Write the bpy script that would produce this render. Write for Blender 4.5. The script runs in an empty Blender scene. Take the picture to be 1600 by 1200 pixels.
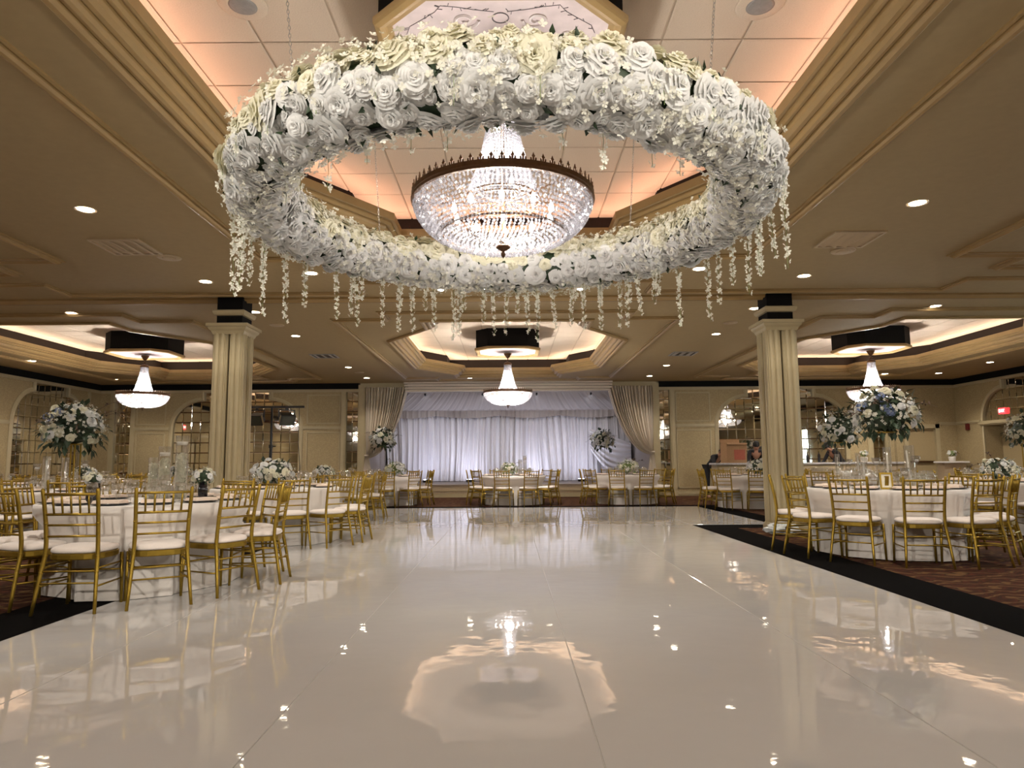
import bpy, bmesh, math, random
from mathutils import Vector, Matrix, Euler
from mathutils.geometry import tessellate_polygon
R = math.radians
PI = math.pi
random.seed(7)
S = bpy.context.scene
C = S.collection

# ------------------------------------------------------------------ camera, world, exposure
CAM_H = 1.08
cam_d = bpy.data.cameras.new('camera'); cam = bpy.data.objects.new('camera', cam_d); C.objects.link(cam)
cam_d.sensor_width = 36.0; cam_d.lens = 1100 / 1600 * 36.0; cam_d.shift_x = 4 / 1600
cam_d.clip_start = 0.05; cam_d.clip_end = 200
cam.matrix_world = Matrix.Translation((0, 0, CAM_H)) @ Matrix.Rotation(R(90 + 6.43), 4, 'X') @ Matrix.Rotation(-0.0069, 4, 'Z')
S.camera = cam
w = bpy.data.worlds.new('world'); S.world = w; w.use_nodes = True
w.node_tree.nodes['Background'].inputs[0].default_value = (0.8, 0.7, 0.55, 1)
w.node_tree.nodes['Background'].inputs[1].default_value = 0.02
S.view_settings.view_transform = 'Standard'; S.view_settings.look = 'None'
S.view_settings.gamma = 1.0; S.view_settings.use_curve_mapping = False
S.view_settings.exposure = 0.42
cy = S.cycles
cy.use_denoising = True; cy.max_bounces = 9; cy.diffuse_bounces = 5; cy.glossy_bounces = 5
cy.transmission_bounces = 6; cy.transparent_max_bounces = 24
cy.caustics_reflective = False; cy.caustics_refractive = False
cy.sample_clamp_indirect = 4.0; cy.sample_clamp_direct = 0; cy.use_light_tree = True

# light levels (W, or emission strength), tuned here
DOWN_W = 150.0          # recessed downlights
DOWN_COL = (1.0, 0.90, 0.79)
ADDED_SPOT_W = 620.0           # spots added out of view to brighten the ring and front tables
COVE_E = 6.5           # led strip in the coffers
COVE_COL = (1.0, 0.62, 0.46)
CHAND_W = 420.0
STAGE_W = 26.0
WINDOW_E = 20.0

# ------------------------------------------------------------------ materials
MATS = {}
def newmat(name):
    m = bpy.data.materials.new(name); m.use_nodes = True
    MATS[name] = m
    return m, m.node_tree.nodes, m.node_tree.links, m.node_tree.nodes['Principled BSDF']
def mat(name, col, rough=0.5, metal=0.0, bump=0.0, scale=30.0, vary=0.0, spec=0.5, coat=0.0, sheen=0.0):
    m, N, L, P = newmat(name)
    P.inputs['Base Color'].default_value = (*col, 1); P.inputs['Roughness'].default_value = rough
    P.inputs['Metallic'].default_value = metal; P.inputs['Specular IOR Level'].default_value = spec
    P.inputs['Coat Weight'].default_value = coat; P.inputs['Sheen Weight'].default_value = sheen
    if bump or vary:
        tc = N.new('ShaderNodeTexCoord'); n = N.new('ShaderNodeTexNoise'); n.inputs['Scale'].default_value = scale
        n.inputs['Detail'].default_value = 4
        L.new(tc.outputs['Object'], n.inputs['Vector'])
        if bump:
            b = N.new('ShaderNodeBump'); b.inputs['Strength'].default_value = bump; b.inputs['Distance'].default_value = 0.02
            L.new(n.outputs['Fac'], b.inputs['Height']); L.new(b.outputs['Normal'], P.inputs['Normal'])
        if vary:
            r = N.new('ShaderNodeValToRGB')
            r.color_ramp.elements[0].position = 0.3; r.color_ramp.elements[1].position = 0.7
            r.color_ramp.elements[0].color = (*[c * (1 - vary) for c in col], 1)
            r.color_ramp.elements[1].color = (*[min(1, c * (1 + vary)) for c in col], 1)
            L.new(n.outputs['Fac'], r.inputs['Fac']); L.new(r.outputs['Color'], P.inputs['Base Color'])
    return m
def emit(name, col, strength):
    m, N, L, P = newmat(name)
    P.inputs['Base Color'].default_value = (*col, 1)
    P.inputs['Emission Color'].default_value = (*col, 1); P.inputs['Emission Strength'].default_value = strength
    return m
mat('ceiling_paint', (0.385, 0.29, 0.15), 0.75, bump=0.03, scale=12, vary=0.03)
mat('trim_gold', (0.36, 0.24, 0.10), 0.38, vary=0.05, scale=6)
mat('trim_cream', (0.42, 0.35, 0.21), 0.45, vary=0.03, scale=8)
mat('header_paint', (0.74, 0.66, 0.57), 0.22, vary=0.03)
mat('black_paint', (0.004, 0.0035, 0.0035), 0.7, vary=0.1, spec=0.12)
mat('riser_paint', (0.014, 0.009, 0.007), 0.7, vary=0.1, spec=0.15)
mat('tile_board', (0.80, 0.68, 0.55), 0.9, bump=0.25, scale=90, vary=0.03)
mat('tile_grid', (0.58, 0.46, 0.34), 0.6, vary=0.05)
mat('bronze', (0.11, 0.055, 0.025), 0.45, 0.7, vary=0.15, scale=40)
mat('panel_plaster', (0.72, 0.62, 0.62), 0.7, vary=0.10, scale=9)
mat('vine_paint', (0.12, 0.10, 0.11), 0.7, vary=0.1)
mat('scroll_plaster', (0.85, 0.78, 0.78), 0.6, vary=0.03)
mat('gold_metal', (0.34, 0.225, 0.034), 0.40, 0.85, vary=0.12, scale=18)
mat('cushion', (0.80, 0.72, 0.66), 0.9, bump=0.1, scale=120, vary=0.03, sheen=0.3)
mat('linen', (0.70, 0.65, 0.60), 0.55, bump=0.05, scale=160, vary=0.03, sheen=0.4)
mat('napkin', (0.80, 0.66, 0.55), 0.85, bump=0.05, scale=100, vary=0.03)
mat('charger_black', (0.015, 0.014, 0.014), 0.18, vary=0.1)
mat('leaf', (0.020, 0.040, 0.016), 0.55, vary=0.45, scale=14)
mat('leaf_pale', (0.16, 0.22, 0.07), 0.6, vary=0.3, scale=10)
mat('blue_petal', (0.17, 0.22, 0.38), 0.7, vary=0.3, scale=30)
mat('pink_petal', (0.75, 0.32, 0.26), 0.7, vary=0.2, scale=30)
mat('twig', (0.10, 0.06, 0.04), 0.8, vary=0.2)
mat('chain_steel', (0.42, 0.40, 0.37), 0.3, 0.9, vary=0.1)
mat('drape', (0.72, 0.64, 0.53), 0.8, bump=0.03, scale=200, vary=0.02, sheen=0.3)
mat('backdrop_cloth', (0.76, 0.73, 0.73), 0.75, bump=0.03, scale=200, vary=0.02, sheen=0.3)
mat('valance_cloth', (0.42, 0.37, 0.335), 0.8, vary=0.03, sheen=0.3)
mat('stage_front', (0.42, 0.33, 0.22), 0.6, vary=0.06)
mat('stage_floor', (0.30, 0.24, 0.19), 0.5, vary=0.1)
mat('carpet_black', (0.004, 0.0035, 0.0035), 0.95, vary=0.2, scale=200, spec=0.03)
mat('floor_seam', (0.60, 0.58, 0.55), 0.2, vary=0.05)
mat('suit', (0.012, 0.012, 0.016), 0.8, vary=0.2)
mat('shirt', (0.6, 0.62, 0.68), 0.8, vary=0.05)
mat('skin', (0.45, 0.24, 0.16), 0.6, vary=0.08)
mat('hair', (0.012, 0.010, 0.009), 0.6, vary=0.2)
mat('cardboard', (0.30, 0.17, 0.08), 0.85, vary=0.08)
mat('red_print', (0.30, 0.07, 0.035), 0.7, vary=0.1)
mat('stone_top', (0.42, 0.40, 0.39), 0.35, vary=0.2, scale=25)
mat('door_paint', (0.36, 0.28, 0.15), 0.5, vary=0.04)
mat('black_plastic', (0.012, 0.012, 0.013), 0.4, vary=0.1)
mat('housing_gold', (0.34, 0.24, 0.10), 0.45, vary=0.1)
mat('lamp_glass_dark', (0.06, 0.065, 0.05), 0.15, vary=0.1)
mat('plastic_film', (0.62, 0.66, 0.66), 0.2, bump=0.4, scale=14, vary=0.1)
mat('white_wax', (0.86, 0.82, 0.74), 0.5, vary=0.02)
mat('wine_dark', (0.012, 0.010, 0.012), 0.12, vary=0.1)
mat('vent_paint', (0.50, 0.39, 0.25), 0.55, vary=0.04)
mat('vent_steel', (0.40, 0.40, 0.40), 0.4, 0.3, vary=0.08)
mat('vent_dark', (0.05, 0.045, 0.04), 0.7, vary=0.1)
mat('red_box', (0.10, 0.006, 0.008), 0.4, vary=0.1)
mat('paper', (0.78, 0.72, 0.58), 0.8, vary=0.03)
mat('ink', (0.04, 0.035, 0.03), 0.7, vary=0.05)
mat('white_pot', (0.75, 0.72, 0.68), 0.4, vary=0.03)
emit('lamp_lens', (1.0, 0.88, 0.68), 22.0)
emit('spot_lens', (1.0, 0.93, 0.80), 60.0)
emit('bulb', (1.0, 0.90, 0.76), 45.0)
emit('cove_led', COVE_COL, COVE_E); emit('cove_led_pale', (1.0, 0.80, 0.62), COVE_E*1.5)
emit('exit_red', (1.0, 0.05, 0.06), 1.6)
emit('exit_letter', (1.0, 0.75, 0.72), 2.2)
emit('daylight_pane', (0.72, 0.92, 1.0), WINDOW_E)
emit('uplight_lens', (0.62, 0.68, 1.0), 25.0)

def petal_mat(name, col, tr=0.35):
    m, N, L, P = newmat(name)
    n = N.new('ShaderNodeTexNoise'); n.inputs['Scale'].default_value = 25
    tc = N.new('ShaderNodeTexCoord'); L.new(tc.outputs['Object'], n.inputs['Vector'])
    r = N.new('ShaderNodeValToRGB')
    r.color_ramp.elements[0].position = 0.3; r.color_ramp.elements[1].position = 0.75
    r.color_ramp.elements[0].color = (*[c * 0.93 for c in col], 1); r.color_ramp.elements[1].color = (*col, 1)
    L.new(n.outputs['Fac'], r.inputs['Fac']); L.new(r.outputs['Color'], P.inputs['Base Color'])
    P.inputs['Roughness'].default_value = 0.75; P.inputs['Specular IOR Level'].default_value = 0.25
    t = N.new('ShaderNodeBsdfTranslucent'); L.new(r.outputs['Color'], t.inputs['Color'])
    mx = N.new('ShaderNodeMixShader'); mx.inputs[0].default_value = tr
    L.new(P.outputs[0], mx.inputs[1]); L.new(t.outputs[0], mx.inputs[2]); L.new(mx.outputs[0], N['Material Output'].inputs[0])
petal_mat('rose_white', (0.86, 0.86, 0.85)); petal_mat('rose_cream', (0.87, 0.845, 0.69)); petal_mat('blossom', (0.88, 0.87, 0.77))  # rose_cream also stands for warm cove light on the ring's top

def glass_mat(name, tint, extra):
    m, N, L, P = newmat(name)
    N.remove(P)
    t = N.new('ShaderNodeBsdfTransparent'); t.inputs[0].default_value = (*tint, 1)
    g = N.new('ShaderNodeBsdfGlossy'); g.inputs['Roughness'].default_value = 0.03; g.inputs['Color'].default_value = (1, 1, 1, 1)
    f = N.new('ShaderNodeLayerWeight'); f.inputs['Blend'].default_value = 0.5
    pw = N.new('ShaderNodeMath'); pw.operation = 'POWER'; pw.inputs[1].default_value = 3.5; L.new(f.outputs['Facing'], pw.inputs[0])
    a = N.new('ShaderNodeMath'); a.operation = 'MULTIPLY_ADD'; a.inputs[1].default_value = 0.75; a.inputs[2].default_value = extra; a.use_clamp = True
    L.new(pw.outputs[0], a.inputs[0])
    mx = N.new('ShaderNodeMixShader'); L.new(a.outputs[0], mx.inputs[0])
    L.new(t.outputs[0], mx.inputs[1]); L.new(g.outputs[0], mx.inputs[2]); L.new(mx.outputs[0], N['Material Output'].inputs[0])
glass_mat('glass', (0.96, 0.96, 0.95), 0.13); glass_mat('acrylic', (0.9, 0.9, 0.9), 0.12)

def crystal_mat():
    m, N, L, P = newmat('crystal'); N.remove(P)
    tl = N.new('ShaderNodeBsdfTranslucent'); tl.inputs[0].default_value = (0.46, 0.46, 0.50, 1)
    df = N.new('ShaderNodeBsdfDiffuse'); df.inputs[0].default_value = (0.30, 0.30, 0.33, 1)
    gl = N.new('ShaderNodeBsdfGlossy'); gl.inputs['Roughness'].default_value = 0.08
    tr = N.new('ShaderNodeBsdfTransparent'); tr.inputs[0].default_value = (0.95, 0.95, 0.97, 1)
    a = N.new('ShaderNodeMixShader'); a.inputs[0].default_value = 0.3; L.new(tl.outputs[0], a.inputs[1]); L.new(df.outputs[0], a.inputs[2])
    b = N.new('ShaderNodeMixShader'); b.inputs[0].default_value = 0.35; L.new(a.outputs[0], b.inputs[1]); L.new(gl.outputs[0], b.inputs[2])
    c = N.new('ShaderNodeMixShader'); c.inputs[0].default_value = 0.45; L.new(b.outputs[0], c.inputs[1]); L.new(tr.outputs[0], c.inputs[2])
    L.new(c.outputs[0], N['Material Output'].inputs[0])
crystal_mat()
def mirror_mat():
    m, N, L, P = newmat('mirror')
    P.inputs['Base Color'].default_value = (0.80, 0.76, 0.66, 1); P.inputs['Metallic'].default_value = 1.0
    n = N.new('ShaderNodeTexNoise'); n.inputs['Scale'].default_value = 3; tc = N.new('ShaderNodeTexCoord')
    L.new(tc.outputs['Object'], n.inputs['Vector'])
    mr = N.new('ShaderNodeMapRange'); mr.inputs['To Min'].default_value = 0.01; mr.inputs['To Max'].default_value = 0.05
    L.new(n.outputs['Fac'], mr.inputs['Value']); L.new(mr.outputs[0], P.inputs['Roughness'])
mirror_mat()
def dance_mat():
    m, N, L, P = newmat('dance_vinyl')
    P.inputs['Roughness'].default_value = 0.025; P.inputs['IOR'].default_value = 1.75
    tc = N.new('ShaderNodeTexCoord')
    n = N.new('ShaderNodeTexNoise'); n.inputs['Scale'].default_value = 1.3; n.inputs['Detail'].default_value = 3
    n2 = N.new('ShaderNodeTexNoise'); n2.inputs['Scale'].default_value = 7.0; n2.inputs['Detail'].default_value = 2
    L.new(tc.outputs['Object'], n.inputs['Vector']); L.new(tc.outputs['Object'], n2.inputs['Vector'])
    ad = N.new('ShaderNodeMath'); ad.operation = 'MULTIPLY_ADD'; ad.inputs[1].default_value = 0.12
    L.new(n2.outputs['Fac'], ad.inputs[0]); L.new(n.outputs['Fac'], ad.inputs[2])
    b = N.new('ShaderNodeBump'); b.inputs['Strength'].default_value = 0.10; b.inputs['Distance'].default_value = 0.05
    L.new(ad.outputs[0], b.inputs['Height']); L.new(b.outputs['Normal'], P.inputs['Normal'])
    r = N.new('ShaderNodeValToRGB')
    r.color_ramp.elements[0].color = (0.60, 0.59, 0.58, 1); r.color_ramp.elements[1].color = (0.64, 0.63, 0.615, 1)
    L.new(n.outputs['Fac'], r.inputs['Fac']); L.new(r.outputs['Color'], P.inputs['Base Color'])
dance_mat()
def carpet_mat():
    m, N, L, P = newmat('carpet_pattern')
    P.inputs['Roughness'].default_value = 0.95; P.inputs['Specular IOR Level'].default_value = 0.1
    tc = N.new('ShaderNodeTexCoord')
    wv = N.new('ShaderNodeTexWave'); wv.wave_type = 'RINGS'; wv.inputs['Scale'].default_value = 1.6
    wv.inputs['Distortion'].default_value = 14; wv.inputs['Detail'].default_value = 3; wv.inputs['Detail Scale'].default_value = 1.6
    L.new(tc.outputs['Object'], wv.inputs['Vector'])
    r = N.new('ShaderNodeValToRGB'); e = r.color_ramp.elements
    e[0].color = (0.032, 0.013, 0.007, 1); e[1].color = (0.13, 0.068, 0.027, 1)
    x = e.new(0.45); x.color = (0.075, 0.02, 0.01, 1); x = e.new(0.7); x.color = (0.028, 0.014, 0.007, 1)
    L.new(wv.outputs['Color'], r.inputs['Fac']); L.new(r.outputs['Color'], P.inputs['Base Color'])
    n = N.new('ShaderNodeTexNoise'); n.inputs['Scale'].default_value = 300; L.new(tc.outputs['Object'], n.inputs['Vector'])
    b = N.new('ShaderNodeBump'); b.inputs['Strength'].default_value = 0.3; L.new(n.outputs['Fac'], b.inputs['Height']); L.new(b.outputs['Normal'], P.inputs['Normal'])
carpet_mat()
def paper_mat():
    m, N, L, P = newmat('wallpaper')
    P.inputs['Roughness'].default_value = 0.75
    tc = N.new('ShaderNodeTexCoord'); v = N.new('ShaderNodeTexVoronoi'); v.inputs['Scale'].default_value = 34
    n = N.new('ShaderNodeTexNoise'); n.inputs['Scale'].default_value = 60; n.inputs['Detail'].default_value = 3
    L.new(tc.outputs['Object'], v.inputs['Vector']); L.new(tc.outputs['Object'], n.inputs['Vector'])
    mu = N.new('ShaderNodeMath'); mu.operation = 'MULTIPLY'; L.new(v.outputs['Distance'], mu.inputs[0]); L.new(n.outputs['Fac'], mu.inputs[1])
    r = N.new('ShaderNodeValToRGB'); r.color_ramp.elements[0].position = 0.05; r.color_ramp.elements[1].position = 0.4
    r.color_ramp.elements[0].color = (0.30, 0.23, 0.12, 1); r.color_ramp.elements[1].color = (0.405, 0.32, 0.172, 1)
    L.new(mu.outputs[0], r.inputs['Fac']); L.new(r.outputs['Color'], P.inputs['Base Color'])
paper_mat()

# ------------------------------------------------------------------ mesh helpers
def fill_with_holes(loops):
    # triangulates an outline with holes; returns 2-D points and triangles
    bm = bmesh.new(); es = []
    for l in loops:
        vs = [bm.verts.new((p[0], p[1], 0)) for p in l]
        for i in range(len(vs)): es.append(bm.edges.new((vs[i-1], vs[i])))
    bmesh.ops.triangle_fill(bm, use_beauty=True, use_dissolve=False, edges=es, normal=(0,0,1))
    bm.verts.index_update(); pts = [(v.co.x, v.co.y) for v in bm.verts]; fs = [tuple(v.index for v in f.verts) for f in bm.faces]; bm.free()
    return pts, fs
class MB:
    def __init__(s): s.v = []; s.f = []; s.m = []
    def add(s, vs, fs, mi=0):
        o = len(s.v); s.v += [tuple(p) for p in vs]
        for f in fs: s.f.append(tuple(i + o for i in f)); s.m.append(mi)
    def box(s, x0, x1, y0, y1, z0, z1, mi=0):
        v = [(x0,y0,z0),(x1,y0,z0),(x1,y1,z0),(x0,y1,z0),(x0,y0,z1),(x1,y0,z1),(x1,y1,z1),(x0,y1,z1)]
        s.add(v, [(0,3,2,1),(4,5,6,7),(0,1,5,4),(1,2,6,5),(2,3,7,6),(3,0,4,7)], mi)
    def bbox(s, x0, x1, y0, y1, z0, z1, b=0.01, mi=0):          # box whose top edges are chamfered
        v = [(x0,y0,z0),(x1,y0,z0),(x1,y1,z0),(x0,y1,z0),(x0,y0,z1-b),(x1,y0,z1-b),(x1,y1,z1-b),(x0,y1,z1-b),
             (x0+b,y0+b,z1),(x1-b,y0+b,z1),(x1-b,y1-b,z1),(x0+b,y1-b,z1)]
        s.add(v, [(0,3,2,1),(0,1,5,4),(1,2,6,5),(2,3,7,6),(3,0,4,7),(4,5,9,8),(5,6,10,9),(6,7,11,10),(7,4,8,11),(8,9,10,11)], mi)
    def tube(s, pts, rad, n=6, mi=0, cap=True):
        pts = [Vector(p) for p in pts]
        if not isinstance(rad, (list, tuple)): rad = [rad] * len(pts)
        vs = []; fs = []; ref = None
        for i, p in enumerate(pts):
            d = (pts[min(i+1, len(pts)-1)] - pts[max(i-1, 0)])
            if d.length < 1e-9: d = Vector((0,0,1))
            d.normalize()
            if ref is None: ref = d.orthogonal().normalized()
            a = (ref - d * ref.dot(d))
            a = d.orthogonal().normalized() if a.length < 1e-6 else a.normalized()
            ref = a; b = d.cross(a)
            for k in range(n):
                t = 2 * PI * k / n
                vs.append(p + (a * math.cos(t) + b * math.sin(t)) * rad[i])
        for i in range(len(pts) - 1):
            for k in range(n):
                k2 = (k + 1) % n
                fs.append((i*n+k, i*n+k2, (i+1)*n+k2, (i+1)*n+k))
        if cap: fs.append(tuple(range(n-1, -1, -1))); fs.append(tuple((len(pts)-1)*n + k for k in range(n)))
        s.add(vs, fs, mi)
    def lathe(s, prof, n=24, c=(0,0,0), mi=0):
        vs = []; fs = []
        for (r, z) in prof:
            for k in range(n):
                t = 2*PI*k/n; vs.append((c[0]+r*math.cos(t), c[1]+r*math.sin(t), c[2]+z))
        for i in range(len(prof)-1):
            for k in range(n):
                k2 = (k+1) % n; fs.append((i*n+k, i*n+k2, (i+1)*n+k2, (i+1)*n+k))
        if prof[0] == prof[-1]: s.add(vs, fs, mi); return
        if prof[0][0] > 1e-4: fs.append(tuple(range(n-1, -1, -1)))
        if prof[-1][0] > 1e-4: fs.append(tuple((len(prof)-1)*n+k for k in range(n)))
        s.add(vs, fs, mi)
    def prism(s, poly, z0, z1, mi=0):
        n = len(poly); vs = [(x,y,z0) for x,y in poly] + [(x,y,z1) for x,y in poly]
        s.add(vs, [tuple(range(n-1,-1,-1)), tuple(range(n,2*n))] + [(i,(i+1)%n,n+(i+1)%n,n+i) for i in range(n)], mi)
    def sweep(s, path, prof, mi=0, closed=True):                 # path in XY; prof = (outward offset, z); outward = right of travel
        P = [Vector((p[0], p[1])) for p in path]; n = len(P); vs = []; fs = []; m = len(prof)
        for i in range(n):
            a = P[i] - P[i-1] if (closed or i > 0) else P[1] - P[0]
            b = P[(i+1) % n] - P[i] if (closed or i < n-1) else P[i] - P[i-1]
            a.normalize(); b.normalize()
            na = Vector((a.y, -a.x)); nb = Vector((b.y, -b.x)); mm = na + nb
            mm = mm.normalized() if mm.length > 1e-6 else na
            k = 1 / max(0.3, mm.dot(na))
            for (o, z) in prof: q = P[i] + mm * o * k; vs.append((q.x, q.y, z))
        rng = n if closed else n - 1
        for i in range(rng):
            j = (i+1) % n
            for q in range(m - 1): fs.append((i*m+q, j*m+q, j*m+q+1, i*m+q+1))
        s.add(vs, fs, mi)
    def xf(s, M, start=0):
        for i in range(start, len(s.v)): s.v[i] = tuple(M @ Vector(s.v[i]))
        return s
    def join(s, o, M=None, mi=None):
        k = len(s.v)
        s.v += [tuple(M @ Vector(p)) for p in o.v] if M else o.v
        s.f += [tuple(i + k for i in f) for f in o.f]; s.m += (o.m if mi is None else [mi]*len(o.f))
    def mesh(s, name, mats, smooth=False):
        me = bpy.data.meshes.new(name); me.from_pydata(s.v, [], s.f)
        for m in (mats if isinstance(mats, (list, tuple)) else [mats]): me.materials.append(MATS[m])
        if len(me.materials) > 1: me.polygons.foreach_set('material_index', s.m)
        if smooth: me.polygons.foreach_set('use_smooth', [True] * len(me.polygons))
        me.update(); return me
def link(name, me, parent=None, loc=(0,0,0), rot=(0,0,0), scale=None, kind=None):
    o = bpy.data.objects.new(name, me); C.objects.link(o); o.location = loc; o.rotation_euler = rot
    if scale: o.scale = scale if isinstance(scale, (tuple, list)) else (scale,)*3
    if parent: o.parent = parent
    if kind: o['kind'] = kind
    return o
def obj(name, mb, mats, parent=None, smooth=False, loc=(0,0,0), rot=(0,0,0), kind=None):
    return link(name, mb.mesh(name, mats, smooth), parent, loc, rot, None, kind)
def tag(o, label, cat, group=None):
    o['label'] = label; o['category'] = cat
    if group: o['group'] = group
    return o
def thing(name, label, cat, loc=(0,0,0), rotz=0, group=None):
    o = bpy.data.objects.new(name, None); C.objects.link(o); o.empty_display_size = 0.1
    o.location = loc; o.rotation_euler = (0,0,rotz)
    return tag(o, label, cat, group)
def struct(name, loc=(0,0,0), rotz=0):
    o = bpy.data.objects.new(name, None); C.objects.link(o); o.location = loc; o.rotation_euler = (0,0,rotz); o['kind'] = 'structure'
    return o
def copy_tree(o, parent=None):
    c = o.copy(); C.objects.link(c); c.parent = parent
    for ch in list(o.children): copy_tree(ch, c)
    return c
def light(kind, name, loc, energy, col, parent=None, rot=(0,0,0), **kw):
    d = bpy.data.lights.new(name, kind); d.energy = energy; d.color = col
    for k, v in kw.items(): setattr(d, k, v)
    o = bpy.data.objects.new(name, d); C.objects.link(o); o.location = loc; o.rotation_euler = rot
    if parent: o.parent = parent
    return o
def text_mesh(name, cu, parent, loc, rot):
    o = bpy.data.objects.new(name, cu); C.objects.link(o); dg = bpy.context.evaluated_depsgraph_get()
    me = bpy.data.meshes.new_from_object(o.evaluated_get(dg)); m_ = cu.materials[0]; bpy.data.objects.remove(o)
    if not me.materials: me.materials.append(m_)
    return link(name, me, parent, loc, rot)
def sm(a, b, x):
    t = max(0, min(1, (x - a) / (b - a))); return t*t*(3-2*t)
ORD = ['first','second','third','fourth','fifth','sixth','seventh','eighth','ninth','tenth','eleventh','twelfth','13th','14th','15th','16th','17th','18th','19th','20th']
def ordn(i): return ORD[i] if i < len(ORD) else (f'{i+1}st' if (i+1) % 10 == 1 else f'{i+1}nd' if (i+1) % 10 == 2 else f'{i+1}rd' if (i+1) % 10 == 3 else f'{i+1}th')
def bearing(x, y): return x / max(0.2, y)

# ------------------------------------------------------------------ room shell
CEIL = 3.72; BACK = 22.95; LEFT = -13.4; RIGHT = 14.55; REAR = -5.0
floor = struct('floor')
b = MB(); b.box(LEFT-0.3, RIGHT+0.3, REAR-0.3, BACK+0.1, -0.2, 0.0); obj('carpet', b, 'carpet_pattern', floor)
for (x0,x1,y0,y1) in ((3.12,3.72,REAR,12.35),(-3.76,-3.16,REAR,12.35),(3.72,5.12,11.75,12.35),(-5.16,-3.76,11.75,12.35),
                      (4.54,5.12,12.35,17.95),(-5.16,-4.58,12.35,17.95),(-4.58,4.54,17.4,17.95)):
    b = MB(); b.box(x0,x1,y0,y1,0.0,0.003); obj('carpet_border', b, 'carpet_black', floor)
df = thing('dance_floor', 'glossy white roll-out vinyl dance floor filling the middle of the room', 'dance floor', (0,0,0))
XS = [-3.16,-2.32,-0.995,0.33,1.705,3.12]
b = MB(); b.box(-3.13,3.09,REAR+0.05,17.37,0.0031,0.0045); obj('underlay', b, 'floor_seam', df)
for i in range(5):
    b = MB(); b.bbox(XS[i]+0.002, XS[i+1]-0.002, REAR+0.02, 17.38, 0.0045, 0.0085, 0.002); obj('vinyl_strip', b, 'dance_vinyl', df)
for (x0,x1) in ((3.122,4.54),(-4.58,-3.162)):
    b = MB(); b.bbox(x0,x1,12.35,17.38,0.0035,0.0085,0.002); obj('vinyl_strip', b, 'dance_vinyl', df)

# coffer plan: octagon with short necks at both ends
CX = (-8.97, -0.04, 8.9); CY = (4.42, 17.07)
def coffer_poly(cx, cy, d=0.0):
    a = 2.47 + d; q = 2.1 + d*0.6; n = 1.5 + d*0.7; e = 3.5 + d*0.4; L = 4.2 + d
    half = [(a,-q),(a,q),(n,e),(n,L)]
    pts = half + [(-x,y) for x,y in reversed(half)] 
    pts = [(n,-L),(n,-e)] + [(a,-q),(a,q),(n,e),(n,L)] + [(-n,L),(-n,e),(-a,q),(-a,-q),(-n,-e),(-n,-L)]
    return [(cx+x, cy+y) for x,y in pts]                        # counter-clockwise: right of travel is outward
def trim_poly(cx, cy):
    pts = [(2.2,-5.0),(2.2,-4.4),(3.15,-4.4),(3.15,4.4),(2.2,4.4),(2.2,5.0),(-2.2,5.0),(-2.2,4.4),(-3.15,4.4),(-3.15,-4.4),(-2.2,-4.4),(-2.2,-5.0)]
    return [(cx+x, cy+y) for x,y in pts]
ceil = struct('ceiling')
outer = [(LEFT-0.2,REAR-0.2),(RIGHT+0.2,REAR-0.2),(RIGHT+0.2,BACK+0.25),(LEFT-0.2,BACK+0.25)]
holes = [list(reversed(coffer_poly(cx, cy, -0.02))) for cy in CY for cx in CX]
pts, fs = fill_with_holes([outer] + holes)
b = MB(); b.add([(x,y,CEIL) for x,y in pts], fs)
obj('ceiling_board', b, 'ceiling_paint', ceil)
PROF_COFFER = [(0.12,0.0),(0.12,-0.025),(0.095,-0.045),(0.06,-0.045),(0.035,-0.028),(0.032,0.004),(0.022,0.004),(0.02,-0.018),(-0.005,-0.022),(-0.03,-0.012),(-0.045,0.014),(-0.047,0.038),(-0.058,0.040),
               (-0.062,0.028),(-0.09,0.034),(-0.118,0.058),(-0.128,0.085),(-0.128,0.112),(-0.142,0.114),(-0.146,0.100),(-0.165,0.104),(-0.182,0.126),(-0.184,0.150),(-0.198,0.152),(-0.204,0.142),(-0.224,0.148),(-0.226,0.235),(-0.19,0.235),(0.30,0.225)]
PROF_TRIM = [(0.06,0.0),(0.06,-0.016),(0.044,-0.020),(0.040,-0.008),(0.032,-0.008),(0.028,-0.036),(0.010,-0.048),(-0.012,-0.044),(-0.028,-0.030),(-0.030,-0.006),(-0.038,-0.006),(-0.042,-0.020),(-0.06,-0.016),(-0.06,0.0)]
TILE_Z = 4.27
tile = MB(); tile.box(-0.299,0.299,-0.299,0.299,0,0.02); tile.add([(-0.299,-0.299,0),(0.299,-0.299,0),(0.299,0.299,0),(-0.299,0.299,0)], [])
tb = MB(); g = 0.299; h = 0.288
tb.add([(-h,-h,0),(h,-h,0),(h,h,0),(-h,h,0),(-g,-g,0.006),(g,-g,0.006),(g,g,0.006),(-g,g,0.006)],
       [(0,3,2,1),(0,1,5,4),(1,2,6,5),(2,3,7,6),(3,0,4,7)])
tile_me = tb.mesh('ceiling_tile', 'tile_board')
def inside(p, poly):
    r = False; n = len(poly)
    for i in range(n):
        (x1,y1),(x2,y2) = poly[i-1], poly[i]
        if (y1 > p[1]) != (y2 > p[1]) and p[0] < (x2-x1)*(p[1]-y1)/(y2-y1)+x1: r = not r
    return r
def octa(wx, wy, c): return [(wx,-wy+c),(wx,wy-c),(wx-c,wy),(-wx+c,wy),(-wx,wy-c),(-wx,-wy+c),(-wx+c,-wy),(wx-c,-wy)]
trim_no = 0
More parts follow.
